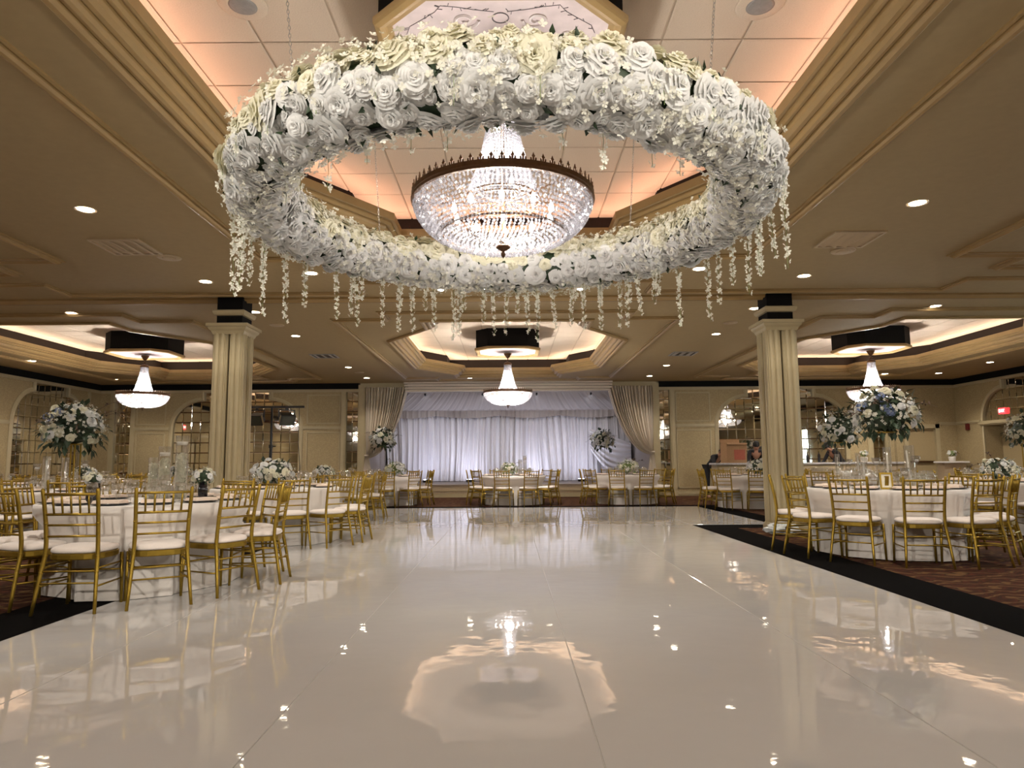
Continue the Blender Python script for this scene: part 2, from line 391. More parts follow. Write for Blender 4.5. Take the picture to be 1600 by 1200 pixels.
for ri, cyy in enumerate(CY):
    for ci, cx in enumerate(CX):
        trim_no += 1
        co = struct('ceiling_coffer')
        P = coffer_poly(cx, cyy)
        b = MB(); b.sweep(P, [(o, CEIL+z) for o,z in PROF_COFFER]); obj('coffer_moulding', b, 'trim_gold', co)
        b = MB(); b.sweep(P, [(0.30, CEIL+0.22),(0.30, TILE_Z+0.03)]); obj('coffer_riser', b, 'riser_paint', co)
        b = MB(); b.sweep(P, [(0.02, CEIL+0.235),(0.02,CEIL+0.25),(0.10,CEIL+0.25),(0.10, CEIL+0.235)]); obj('cove_light', b, 'cove_led' if ri == 0 else 'cove_led_pale', co)
        PB = coffer_poly(cx, cyy, 0.5)
        b = MB(); b.prism(PB, TILE_Z+0.012, TILE_Z+0.05); obj('ceiling_grid', b, 'tile_grid', co)
        visible = ri == 1 or ci == 1
        Q = coffer_poly(cx, cyy, 0.72)
        if visible:
            x0 = cx - 0.61*6 + 0.305; y0 = cyy - 0.61*8 + 0.305
            for i in range(12):
                for j in range(16):
                    p = (x0 + 0.61*i, y0 + 0.61*j)
                    if inside(p, Q): link('ceiling_tile', tile_me, co, (p[0], p[1], TILE_Z + random.uniform(-0.0015,0.0015)), (0,0,random.choice((0,PI/2,PI))))
        b = MB(); b.sweep(trim_poly(cx, cyy), [(o*1.2, CEIL+z*1.15) for o,z in PROF_TRIM])
        t = obj('trim_%d' % trim_no, b, 'trim_gold'); t['kind'] = 'structure'
        # dropped octagonal box above the chandelier
        BW, BD, BC = 0.78, 0.72, 0.30; BZ = 3.78
        oc = [(cx+x, cyy+0.08+y) for x,y in octa(BW, BD, BC)]
        b = MB(); b.sweep(oc, [(-0.02, BZ+0.05),(-0.02, TILE_Z+0.02)]); obj('medallion_box', b, 'black_paint', co)
        b = MB(); b.sweep(oc, [(0.0,BZ+0.06),(0.012,BZ+0.05),(0.012,BZ+0.015),(0.0,BZ),(-0.03,BZ-0.012),(-0.06,BZ),(-0.07,BZ+0.012),(-0.10,BZ+0.018),(-0.105,BZ+0.035),(-0.16,BZ+0.035)])
        obj('medallion_frame', b, 'trim_gold', co)
        b = MB(); b.prism([(cx+x, cyy+0.08+y) for x,y in octa(BW-0.08, BD-0.08, BC-0.03)], BZ+0.03, BZ+0.05); obj('medallion_panel', b, 'panel_plaster', co)
        if ci == 1 and ri == 0:                                    # painted vines and raised scrolls on the near medallion
            def spiral(cx_, cy_, r0, turns, dirn, a0):
                pts = []
                for k in range(26):
                    t = k/25; rr = r0*(1-0.85*t); a = a0 + dirn*turns*2*PI*t
                    pts.append((cx+cx_+rr*math.cos(a), cyy+0.08+cy_+rr*math.sin(a), BZ+0.029))
                return pts
            for sx in (-1,1):
                for (px,py,rr,a0) in ((0.22,-0.42,0.085,PI if sx>0 else 0),(0.42,-0.26,0.06,PI if sx>0 else 0)):
                    b = MB(); b.tube(spiral(sx*px, py, rr, 1.4, -sx, a0), 0.012, 5); obj('plaster_scroll', b, 'scroll_plaster', co)
                b = MB()
                vn = [(sx*0.04,-0.50),(sx*0.16,-0.52),(sx*0.26,-0.545),(sx*0.36,-0.56),(sx*0.40,-0.50),(sx*0.47,-0.44),(sx*0.57,-0.36),(sx*0.60,-0.28)]
                b.tube([(cx+x, cyy+0.08+y, BZ+0.029) for x,y in vn], 0.0022, 4)
                for k in range(18):
                    i = k % (len(vn)-1); t = random.random()
                    x = vn[i][0]*(1-t)+vn[i+1][0]*t; y = vn[i][1]*(1-t)+vn[i+1][1]*t; a = random.uniform(0,2*PI)
                    b.tube([(cx+x,cyy+0.08+y,BZ+0.029),(cx+x+0.03*math.cos(a),cyy+0.08+y+0.03*math.sin(a),BZ+0.029)], [0.0015,0.003], 4)
                obj('painted_vine', b, 'vine_paint', co)
            b = MB(); b.tube([(cx+0.05*math.cos(a), cyy-0.36+0.05*math.sin(a), BZ+0.029) for a in [k*PI/10 for k in range(21)]], 0.004, 4); obj('painted_ring', b, 'vine_paint', co)
# partition track beam across the room, and its zigzag trim on both sides
b = MB()
b.sweep([(RIGHT,11.05),(LEFT,11.05)], [(-0.10,CEIL),(-0.10,CEIL-0.03),(-0.06,CEIL-0.045),(-0.03,CEIL-0.03),(-0.02,CEIL-0.03),(0.03,CEIL-0.06),(0.08,CEIL-0.03),(0.09,CEIL)], closed=False)
t = obj('trim_7', b, 'trim_gold'); t['kind'] = 'structure'
b = MB(); b.box(LEFT,RIGHT,11.16,11.21,CEIL-0.035,CEIL+0.01); t = obj('trim_8', b, 'bronze'); t['kind'] = 'structure'
zig = [(RIGHT,10.66)]
for cx in reversed(CX): zig += [(cx+2.2,10.66),(cx+2.2,10.02),(cx-2.2,10.02),(cx-2.2,10.66)]
zig += [(LEFT,10.66)]
b = MB(); b.sweep(zig, [(o,CEIL+z) for o,z in PROF_TRIM], closed=False); t = obj('trim_9', b, 'trim_gold'); t['kind'] = 'structure'

# ------------------------------------------------------------------ walls
ARCH_Z0, ARCH_Z1, ARCH_TOP = 2.28, 3.17, 3.44
def arch_outline(c, half=2.05, neck=1.05, z0=0.16):
    pts = [(c-half, z0), (c-half, ARCH_Z0)]
    for k in range(1, 11):
        a = PI/2*k/10; pts.append((c-half+(half-neck)*(1-math.cos(a)), ARCH_Z0+(ARCH_Z1-ARCH_Z0)*math.sin(a)))
    pts += [(c-neck, ARCH_TOP), (c+neck, ARCH_TOP)]
    for k in range(10, -1, -1):
        a = PI/2*k/10; pts.append((c+half-(half-neck)*(1-math.cos(a)), ARCH_Z0+(ARCH_Z1-ARCH_Z0)*math.sin(a)))
    pts += [(c+half, z0)]
    return pts
def strip_outline(u0, u1): return [(u0,0.16),(u0,3.44),(u1,3.44),(u1,0.16)]
def wall_sheet(root, u0, u1, z0, z1, hols, m='wallpaper'):
    pts, fs = fill_with_holes([[(u0,z0),(u1,z0),(u1,z1),(u0,z1)]] + list(hols))
    b = MB(); b.add([(x, 0, y) for x, y in pts], fs)
    obj('wall_surface', b, m, root)
def band(root, name, u0, u1, z0, z1, d, m='trim_cream', steps=True):
    b = MB()
    if steps:
        h = (z1-z0)
        b.box(u0,u1,-d*0.5,0.02,z0,z1); b.box(u0,u1,-d,0.02,z0+h*0.3,z1-h*0.3)
    else: b.box(u0,u1,-d,0.02,z0,z1)
    return obj(name, b, m, root)
def outline_mould(root, name, pts, wdt=0.10, d=0.05, m='trim_cream'):
    # a moulding that follows an outline on the wall plane (u,z), standing proud of it
    b = MB(); P = [(u, z) for u, z in pts]
    b.sweep(P, [(-0.005,0.06),(-0.005,-d*0.6),(-wdt*0.3,-d),(-wdt*0.5,-d*0.7),(-wdt*0.65,-d*0.7),(-wdt,-d*0.3),(-wdt,0.0)], closed=False)
    b.v = [(x, z, y) for x, y, z in b.v]
    return obj(name, b, m, root)
pane_cache = {}
def panes(root, u0, u1, z0, z1, pw, ph, rnd, outline=None):
    nx = max(1, round((u1-u0)/pw)); nz = max(1, round((z1-z0)/ph)); w_ = (u1-u0)/nx; h_ = (z1-z0)/nz
    key = (round(w_,3), round(h_,3))
    if key not in pane_cache:
        b = MB(); a, c = w_/2-0.002, h_/2-0.002; e = 0.018
        b.add([(-a,0,-c),(a,0,-c),(a,0,c),(-a,0,c),(-a+e,-0.006,-c+e),(a-e,-0.006,-c+e),(a-e,-0.006,c-e),(-a+e,-0.006,c-e)],
              [(4,5,6,7),(0,1,5,4),(1,2,6,5),(2,3,7,6),(3,0,4,7)])
        pane_cache[key] = b.mesh('mirror_pane', 'mirror')
    for i in range(nx):
        for j in range(nz):
            u = u0+w_*(i+0.5); z = z0+h_*(j+0.5)
            if outline and not any(inside((u+sx*w_*0.5, z+sz*h_*0.5), outline) for sx in (-1,0,1) for sz in (-1,0,1)): continue
            link('mirror_pane', pane_cache[key], root, (u, 0.045, z), (rnd.uniform(-0.006,0.006), 0, rnd.uniform(-0.006,0.006)))
    b = MB(); b.box(u0-0.02,u1+0.02,0.05,0.07,z0-0.02,z1+0.02); obj('mirror_backing', b, 'black_paint', root)
rnd = random.Random(3)
def panel_frame(root, u0, u1, z0, z1):
    b = MB(); t = 0.035
    for (a,c,d,e) in ((u0,u1,z0,z0+t),(u0,u1,z1-t,z1),(u0,u0+t,z0,z1),(u1-t,u1,z0,z1)):
        b.box(a,c,-0.018,0.01,d,e)
    obj('panel_moulding', b, 'trim_cream', root)
def pilaster(root, u0, u1, z1=3.44):
    b = MB(); b.box(u0,u1,-0.035,0.01,0,z1); b.box(u0+0.03,u1-0.03,-0.05,0.01,0.2,z1-0.05); obj('pilaster', b, 'trim_cream', root)
def cornice(root, u0, u1):
    band(root, 'cornice', u0, u1, 3.53, CEIL, 0.05, 'black_paint', False)
    band(root, 'cornice_moulding', u0, u1, 3.44, 3.53, 0.07)

# back wall, left of the stage / right of the stage
wb = struct('wall_back', (0, BACK, 0))
AL, AR = -8.92, 8.85
for (u0,u1,arc,strips) in ((LEFT,-4.88,AL,((-12.9,-12.36),(-5.33,-4.95))),(4.82,RIGHT,AR,((4.87,5.22),(11.81,12.2)))):
    hs = [arch_outline(arc)] + [strip_outline(*s_) for s_ in strips]
    if u0 > 0: hs.append([(12.93,0.05),(12.93,2.12),(13.83,2.12),(13.83,0.05)])
    wall_sheet(wb, u0, u1, 0, CEIL, hs)
    outline_mould(wb, 'arch_moulding', arch_outline(arc), 0.13, 0.06)
    panes(wb, arc-2.05, arc+2.05, 0.16, 3.46, 0.293, 0.33, rnd, arch_outline(arc))
    for s_ in strips:
        panes(wb, s_[0], s_[1], 0.16, 3.46, 0.20, 0.33, rnd)
        outline_mould(wb, 'strip_moulding', strip_outline(*s_), 0.05, 0.03)
    cornice(wb, u0, u1)
    bands = [(LEFT,-12.95),(-12.3,AL-2.18),(AL+2.18,-5.4)] if u0 < 0 else [(5.3,AR-2.18),(AR+2.18,11.75),(12.27,12.85),(13.95,RIGHT)]
    for (a,c) in bands:
        band(wb, 'chair_rail', a, c, 2.22, 2.32, 0.04); band(wb, 'baseboard', a, c, 0.0, 0.15, 0.03)
        if c - a > 0.8: panel_frame(wb, a+0.12, c-0.12, 2.40, 3.36); panel_frame(wb, a+0.12, c-0.12, 0.25, 2.14)
for (a,c) in ((-12.36,-12.22),(-13.04,-12.9),(-5.5,-5.36),(5.25,5.4),(11.62,11.78),(12.23,12.36)): pilaster(wb, a, c)
b = MB(); b.box(LEFT-0.3,-4.7,0.30,0.4,0,CEIL+0.1); b.box(4.65,RIGHT+0.3,0.30,0.4,0,CEIL+0.1); obj('wall_core', b, 'wallpaper', wb)
# door in the back wall, right of the mirror strip
dr = struct('door_1', (0, BACK, 0))
b = MB(); b.box(12.93,13.83,0.06,0.10,0.01,2.12); obj('door_leaf', b, 'door_paint', dr)
b = MB()
for (a,c,d,e) in ((12.80,12.93,0,2.25),(13.83,13.96,0,2.25),(12.80,13.96,2.12,2.25)): b.box(a,c,-0.05,0.06,d,e)
obj('door_frame', b, 'trim_cream', dr)
b = MB(); b.box(13.0,13.76,-0.0,0.06,1.02,1.07); obj('push_bar', b, 'bronze', dr)

# left wall: mirrored arch and, nearer, the double doors under an exit sign
wl = struct('wall_left', (LEFT, 0, 0), PI/2)
LA = 20.5
def small_arch(c): return arch_outline(c, 1.55, 0.72)
d0, d1 = 15.9, 17.9
wall_sheet(wl, REAR, BACK, 0, CEIL, [small_arch(LA), [(d0,0.02),(d0,2.2),(d1,2.2),(d1,0.02)]])
outline_mould(wl, 'arch_moulding', small_arch(LA), 0.13, 0.06)
panes(wl, LA-1.55, LA+1.55, 0.16, 3.46, 0.26, 0.33, rnd, small_arch(LA))
cornice(wl, REAR, BACK)
for (a,c) in ((REAR,d0-0.2),(d1+0.2,LA-1.7),(LA+1.7,BACK)):
    band(wl,'chair_rail',a,c,2.22,2.32,0.04); band(wl,'baseboard',a,c,0,0.15,0.03)
for (a,c) in ((d1+0.25,d1+0.40),(LA+1.75,LA+1.88)): pilaster(wl,a,c)
b = MB(); b.box(REAR-0.3,BACK+0.3,0.3,0.4,0,CEIL+0.1); obj('wall_core', b, 'wallpaper', wl)
dd = struct('door_2', (LEFT, 0, 0), PI/2)
for (a,c,hx) in ((d0,(d0+d1)/2-0.005,(d0+d1)/2-0.12),((d0+d1)/2+0.005,d1,(d0+d1)/2+0.12)):
    b = MB(); b.box(a,c,0.05,0.10,0.02,2.2); b.box(a+0.12,c-0.12,0.035,0.06,0.25,1.0); b.box(a+0.12,c-0.12,0.035,0.06,1.15,2.0); leaf = obj('door_leaf', b, 'trim_cream', dd)
    b = MB(); b.tube([(hx,-0.03,0.5),(hx,-0.03,2.0)],0.02,6); b.box(hx-0.03,hx+0.03,-0.03,0.05,1.2,1.26); b.box(hx-0.03,hx+0.03,-0.03,0.05,1.8,1.86); obj('door_handle', b, 'bronze', leaf)
# right wall: arch over a wide lintel with a recess below, and a small daylight window nearer the camera
wr = struct('wall_right', (RIGHT, 0, 0), -PI/2)
RA = -19.6; half = 2.0
ra = arch_outline(RA, half, 1.05, 2.27)
rec = [(RA-half,0.02),(RA-half,2.12),(RA+half,2.12),(RA+half,0.02)]
WY0, WY1, WZ0, WZ1 = -11.6, -10.3, 0.95, 2.5
wall_sheet(wr, -BACK, -REAR, 0, CEIL, [ra, rec, [(WY0,WZ0),(WY0,WZ1),(WY1,WZ1),(WY1,WZ0)]])
outline_mould(wr, 'arch_moulding', ra, 0.13, 0.06)
panes(wr, RA-half, RA+half, 2.27, 3.46, 0.293, 0.33, rnd, ra)
band(wr, 'lintel_moulding', RA-half-0.13, RA+half+0.13, 2.13, 2.27, 0.10)
outline_mould(wr, 'recess_moulding', rec, 0.11, 0.05)
b = MB(); b.box(RA-half,RA+half,0.55,0.60,0,2.3); b.box(RA-half-0.02,RA-half,0,0.6,0,2.3); b.box(RA+half,RA+half+0.02,0,0.6,0,2.3); b.box(RA-half,RA+half,0,0.6,2.12,2.2); obj('recess_wall', b, 'wallpaper', wr)
b = MB(); b.box(RA-half+0.02,RA+half-0.02,0.50,0.55,0.0,1.95); obj('folding_panel', b, 'door_paint', wr)
cornice(wr, -BACK, -REAR)
for (a,c) in ((-BACK,RA-half-0.15),(RA+half+0.15,WY0-0.1),(WY1+0.1,-REAR)):
    band(wr,'chair_rail',a,c,2.22,2.32,0.04); band(wr,'baseboard',a,c,0,0.15,0.03)
b = MB(); b.box(-BACK-0.3,RA-half-0.02,0.7,0.8,0,CEIL+0.1); b.box(-BACK-0.3,-REAR+0.3,0.7,0.8,0,CEIL+0.1); obj('wall_core', b, 'wallpaper', wr)
wn = struct('window_1', (RIGHT, 0, 0), -PI/2)
b = MB(); b.box(WY0,WY1,0.10,0.12,WZ0,WZ1); obj('window_pane', b, 'daylight_pane', wn)
b = MB()
for (a,c,d,e) in ((WY0-0.08,WY0,WZ0-0.08,WZ1+0.08),(WY1,WY1+0.08,WZ0-0.08,WZ1+0.08),(WY0,WY1,WZ1,WZ1+0.08),(WY0,WY1,WZ0-0.08,WZ0),((WY0+WY1)/2-0.02,(WY0+WY1)/2+0.02,WZ0,WZ1),(WY0,WY1,1.7,1.74)): b.box(a,c,-0.04,0.10,d,e)
obj('window_frame', b, 'trim_cream', wn)
b = MB(); b.box(LEFT-0.3,RIGHT+0.3,-0.0,0.1,0,CEIL+0.1)
wre = struct('wall_rear', (0, REAR-0.1, 0)); obj('wall_surface', b, 'wallpaper', wre)
b = MB()
for k in range(9): b.box(LEFT+1+3*k, LEFT+1.25+3*k, 0.1, 0.15, 0, 3.5)
b.box(LEFT,RIGHT,0.1,0.16,3.5,CEIL); obj('pilaster', b, 'trim_cream', wre)

# ------------------------------------------------------------------ stage
st = struct('stage', (0, BACK, 0))
b = MB(); b.box(-4.7,4.65,0.0,4.2,0.0,0.38); obj('stage_platform', b, 'stage_front', st)
b = MB(); b.box(-4.7,4.65,-0.03,4.2,0.38,0.41); obj('stage_floor', b, 'stage_floor', st)
b = MB(); b.box(-4.7,4.65,-0.045,-0.002,0.0,0.12); b.box(-4.7,4.65,-0.03,-0.002,0.20,0.225); obj('stage_base_moulding', b, 'trim_cream', st)
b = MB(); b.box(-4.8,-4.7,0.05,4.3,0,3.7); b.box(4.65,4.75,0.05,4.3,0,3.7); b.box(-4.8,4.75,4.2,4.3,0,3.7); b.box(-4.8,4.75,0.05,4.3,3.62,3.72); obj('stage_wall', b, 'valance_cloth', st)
b = MB()
for (a,c) in ((-4.94,-4.66),(4.6,4.88)):
    b.box(a,c,-0.06,0.1,0,3.66); b.box(a+0.05,c-0.05,-0.09,0.1,0.15,3.6)
obj('stage_post', b, 'trim_cream', st)
b = MB(); b.box(-4.94,4.88,-0.05,0.1,3.50,CEIL); obj('stage_frieze', b, 'trim_cream', st)
b = MB(); X0, X1 = -3.32, 3.24
for (z0,z1,d) in ((3.66,3.715,0.36),(3.63,3.66,0.20),(3.575,3.63,0.34),(3.545,3.575,0.17),(3.485,3.545,0.31),(3.455,3.485,0.15),(3.405,3.455,0.28)):
    b.box(X0-(d-0.2)*0.6,X1+(d-0.2)*0.6,-d,0.1,z0,z1)
obj('stage_header', b, 'header_paint', st)

def cloth_grid(nu, nv, fn):
    b = MB(); vs = [fn(i/nu, j/nv) for j in range(nv+1) for i in range(nu+1)]
    b.add(vs, [(j*(nu+1)+i, j*(nu+1)+i+1, (j+1)*(nu+1)+i+1, (j+1)*(nu+1)+i) for j in range(nv) for i in range(nu)])
    return b
fr = random.Random(11)
fold = [fr.uniform(0,2*PI) for _ in range(8)]
def pleat(x, k):
    return 0.75*(1-2*abs(math.sin(x*15.5+fold[0]+1.5*math.sin(x*2.3+k))))+0.3*math.sin(x*57+fold[1]+2*math.sin(x*1.1))+0.35*math.sin(x*17+fold[2])
def f_back(s, t):
    x = -4.65+9.25*s; return (x + 0.03*math.sin(t*3+x*3), BACK+3.8 + 0.13*pleat(x+0.04*math.sin(t*2.5+x), t*0.6), 3.15-(3.15-0.43)*t)
bk = obj('backdrop_curtain', cloth_grid(620, 14, f_back), 'backdrop_cloth', smooth=True); tag(bk, 'wide white pleated backdrop curtain across the rear of the stage', 'curtain')
def f_can(s, t):
    x = -4.6+9.15*s
    if t < 0.6:
        q = t/0.6; xx = x*(0.72+0.28*q)+0.0
        return (xx, BACK+0.25+3.2*q, 3.42-0.36*q - 0.03*math.sin(q*PI) + 0.022*pleat(x*0.9, 0)*(0.5+q*0.5))
    q = (t-0.6)/0.4; sc = 0.20+0.09*abs(math.sin(x*1.35+0.6))
    return (x, BACK+3.45+0.03*pleat(x,0), 3.06-sc*q)
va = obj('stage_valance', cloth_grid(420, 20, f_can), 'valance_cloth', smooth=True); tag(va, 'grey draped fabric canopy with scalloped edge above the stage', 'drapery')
def side_drape(xo, xi, tie, nm, lab):
    def f(s, t):
        xt = xo+(xi-xo)*s
        p0 = Vector((xt, 3.56)); p2 = Vector((tie[0]+(0.03 if xi > xo else -0.03)*s, tie[1]+0.10*(1-s)-0.10*s))
        p1 = Vector((xt+(tie[0]-xt)*(0.10+0.26*s), tie[1]+0.55*(1-s)-0.02*s))
        p = p0*(1-t)**2+p1*2*t*(1-t)+p2*t*t
        amp = 0.10*(1-t)+0.035
        return (p.x, BACK-0.14+amp*math.sin(s*2*PI*15+2*math.sin(s*9))+amp*0.4*math.sin(s*2*PI*37)-0.04*t, p.y)
    d = thing(nm, lab, 'drapery')
    obj('swag', cloth_grid(240, 24, f), 'drape', d, True)
    def g(s, t): 
        wv = (0.06+0.16*t); return (tie[0]+(s-0.4)*wv*2*(1 if xi > xo else -1), BACK-0.14+0.03*math.sin(s*2*PI*6), tie[1]-0.02-(tie[1]-0.15)*t)
    obj('tail', cloth_grid(60, 6, g), 'drape', d, True)
    b = MB(); b.lathe([(0.05,-0.02),(0.075,-0.01),(0.075,0.02),(0.05,0.03)], 12, (tie[0], BACK-0.14, tie[1])); obj('tie_back', b, 'drape', d)
side_drape(-4.68,-3.30,(-4.62,1.36),'stage_drape','cream stage drape tied back at the left post of the stage')
side_drape(4.66,3.18,(4.60,1.42),'stage_drape','cream stage drape swept to the right post of the stage')
def f_sw(s, t):
    x = 3.0+1.5*s; return (x, BACK+3.3+0.03*math.sin(t*40), 2.35-0.55*s-1.35*t*(0.6+0.4*math.sin(s*PI)) )
sw = obj('swag_panel', cloth_grid(40, 60, f_sw), 'backdrop_cloth', smooth=True); tag(sw, 'white gathered swag in front of the backdrop by the right drape', 'drapery')
for i, (x, y) in enumerate(((-3.0,2.7),(-1.45,2.9),(0.9,2.9),(2.6,2.7))):
    u = thing('stage_uplight', ['black uplight on the stage floor behind the left stage bouquet','black box uplight on the stage floor left of centre','black uplight on the stage floor right of centre','black uplight on the stage floor below the right bouquet'][i], 'light', (x, BACK+y, 0.41), 0, 'stage uplights')
    b = MB(); b.box(-0.14,0.14,-0.06,0.06,0.0,0.10); b.box(-0.16,0.16,-0.02,0.02,0.02,0.06); obj('housing', b, 'black_plastic', u)
    b = MB(); b.box(-0.12,0.12,-0.045,0.045,0.101,0.106); obj('lens', b, 'uplight_lens', u)
    light('AREA', 'uplight_beam', (0,0.0,0.13), STAGE_W*0.45, (0.74,0.78,1.0), u, (R(180-14),0,0), size=0.5)
for i, x in enumerate((-2.8,-0.9,0.9,2.7)):
    u = struct('stage_spot', (x, BACK+0.32, 3.36)); q = Vector((0.1*x, 3.3, -1.75)).to_track_quat('-Z','Y').to_euler()
    b = MB(); b.tube([(0,-0.04,0.012),(0,0.05,-0.02)],0.03,10); b.tube([(0,0,0.0),(0,0,0.06)],0.008,5); obj('spot_head', b, 'black_plastic', u)
    light('SPOT', 'stage_beam', (0,0.06,-0.025), STAGE_W*3.6, (0.90,0.90,1.0), u, q, spot_size=R(60), spot_blend=1.0, shadow_soft_size=0.04)

# ------------------------------------------------------------------ columns
def column(x, y, lab):
    c = struct('column', (x, y, 0)); c['label'] = lab
    for sx in (-1,1):
        for sy in (-1,1):
            b = MB(); ux, uy = sx*0.13, sy*0.13; hw = 0.095
            poly = []
            # square pier with two round reeds between corner fillets on each face
            def face(n):
                seq = [(-hw, 0.0), (-hw+0.012, 0.0)]
                for c_ in (-0.0425, 0.0425):
                    for k in range(7):
                        a_ = PI*k/6; seq.append((c_-0.036*math.cos(a_), 0.026*math.sin(a_)))
                seq += [(hw-0.012, 0.0), (hw, 0.0)]
                return [(a, -hw-d) for a, d in seq]
            for q in range(4):
                ca, sa = math.cos(q*PI/2), math.sin(q*PI/2)
                for (a, d) in face(q)[:-1]: poly.append((ux+a*ca-d*sa, uy+a*sa+d*ca))
            b.prism(poly, 0.12, 3.16); obj('pier', b, 'trim_cream', c)
    b = MB(); b.box(-0.035,0.035,-0.035,0.035,0.1,3.2); obj('core', b, 'bronze', c)
    b = MB(); b.box(-0.26,0.26,-0.26,0.26,0,0.10); b.bbox(-0.245,0.245,-0.245,0.245,0.10,0.14,0.01); obj('plinth', b, 'trim_cream', c)
    sq = lambda h: [(h,-h),(h,h),(-h,h),(-h,-h)]
    b = MB(); b.sweep(sq(0.24), [(0,3.12),(0.01,3.14),(0.02,3.17),(0.05,3.20),(0.06,3.235),(0.085,3.24),(0.085,3.285),(0.06,3.29),(-0.24,3.29)]); obj('capital', b, 'trim_cream', c)
    b = MB(); b.box(-0.20,0.20,-0.20,0.20,3.28,CEIL); obj('neck', b, 'black_paint', c)
    b = MB(); b.sweep(sq(0.20), [(0,3.42),(0.03,3.43),(0.05,3.46),(0.055,3.50),(0.03,3.515),(0,3.515)]); obj('neck_collar', b, 'trim_cream', c)
column(-4.40, 11.1, 'cream fluted column left of the dance floor')
column(4.27, 11.1, 'cream fluted column right of the dance floor')

# ------------------------------------------------------------------ recessed lights, vents, speakers
def downlight(parent, lens='lamp_lens', spot=True, k=1.0):
    b = MB(); b.lathe([(0.078,0.004),(0.105,-0.006),(0.105,0.0),(0.078,0.02)], 20); obj('trim_ring', b, 'header_paint', parent)
    b = MB(); b.lathe([(0.0,-0.004),(0.08,-0.003)], 20); obj('lens', b, lens, parent)
    if spot: light('SPOT', 'downlight_beam', (0,0,-0.03), DOWN_W*k, DOWN_COL, parent, spot_size=R(125), spot_blend=0.7, shadow_soft_size=0.08)
DL = [('nearest the camera', [(-4.37,7.03),(4.22,7.01)]),
      ('before the ceiling beam', [(-4.38,9.94),(-2.74,9.53),(2.62,9.44),(4.23,9.85)]),
      ('just beyond the ceiling beam', [(-7.58,11.97),(-4.41,12.0),(-1.27,12.12),(1.08,12.09),(4.26,11.99),(7.34,11.89)]),
      ('level with the column capitals', [(-4.4,14.31),(4.3,14.42)]),
      ('beyond the octagonal boxes', [(-11.99,17.5),(-4.4,19.08),(4.31,19.14),(13.06,18.95)]),
      ('nearest the back wall', [(-12.04,21.45),(-10.07,21.57),(-7.66,21.54),(-4.39,21.5),(-1.23,21.68),(1.16,21.55),(4.31,21.49),(7.55,21.59),(9.98,21.57),(11.47,21.34),(13.07,21.27)])]
for desc, pts in DL:
    for i, (x, y) in enumerate(pts):
        t = thing('recessed_downlight', 'round white recessed downlight, %s from left in the row %s' % (ordn(i), desc), 'light', (x, y, CEIL), 0, 'recessed ceiling downlights')
        downlight(t, k=0.5 if abs(x) < 4.6 and 9 < y < 15 else 0.6 if abs(x) < 4.6 and y > 18 else 1.0)
for i, x in enumerate((-1.03,-0.36,0.38,1.08)):
    t = thing('eyeball_spotlight', 'glaring spotlight under the flower ring, %s from left of four' % ordn(i), 'light', (x, 10.42, CEIL), 0, 'bright spotlights before the beam')
    b = MB(); b.lathe([(0.05,-0.03),(0.10,-0.004),(0.10,0.0),(0.05,0.0)], 20); obj('trim_ring', b, 'header_paint', t)
    b = MB(); b.lathe([(0.0,-0.045),(0.03,-0.04),(0.05,-0.028)], 16); obj('lens', b, 'spot_lens', t)
    light('SPOT', 'spot_beam', (0,-0.02,-0.07), DOWN_W*0.3, DOWN_COL, t, (R(-12),0,0), spot_size=R(80), spot_blend=0.5, shadow_soft_size=0.05)
for (x, y) in [(-4.37,1.8),(4.22,1.8),(-4.37,-1.4),(4.22,-1.4),(-2.7,-1.5),(2.7,-1.5),(0,-2.6),(-7.6,9.6),(7.6,9.6),(-12.0,9.8),(12.6,9.8),(-12,5),(12.6,5),(-7.6,-1.2),(7.6,-1.2),(-12,14.0),(12.8,14.0)]:
    t = struct('unseen_fixture', (x, y, CEIL)); downlight(t)
def added_spot(x, y, tx, ty, tz, k=1.0, ss=34):  # unseen spotlight, added only to brighten its target
    t = struct('unseen_fixture', (x, y, CEIL)); d = Vector((tx-x, ty-y, tz-CEIL+0.15)); q = d.to_track_quat('-Z','Y').to_euler()
    b = MB(); b.tube([(0,0,0),(0,0,-0.12)],0.012,6); p = d.normalized()*0.12; b.tube([Vector((0,0,-0.15))-p*0.6, Vector((0,0,-0.15))+p*0.6],0.05,12); obj('spot_head', b, 'black_plastic', t)
    light('SPOT', 'added_beam', Vector((0,0,-0.15))+p*0.7, ADDED_SPOT_W*k, (1.0,0.93,0.82), t, q, spot_size=R(ss), spot_blend=0.6, shadow_soft_size=0.06)
added_spot(-2.6,-1.6,-0.6,3.4,2.7,1,48); added_spot(2.6,-1.6,0.6,3.4,2.7,1,48); added_spot(-5.2,0.5,-1.3,4.4,2.7,0.5,45); added_spot(5.2,0.5,1.3,4.4,2.7,0.5,45)
added_spot(-2.2,-1.2,-3.6,6.5,0.6,0.8,36); added_spot(2.4,-0.2,4.5,8.3,0.6,0.6,36)
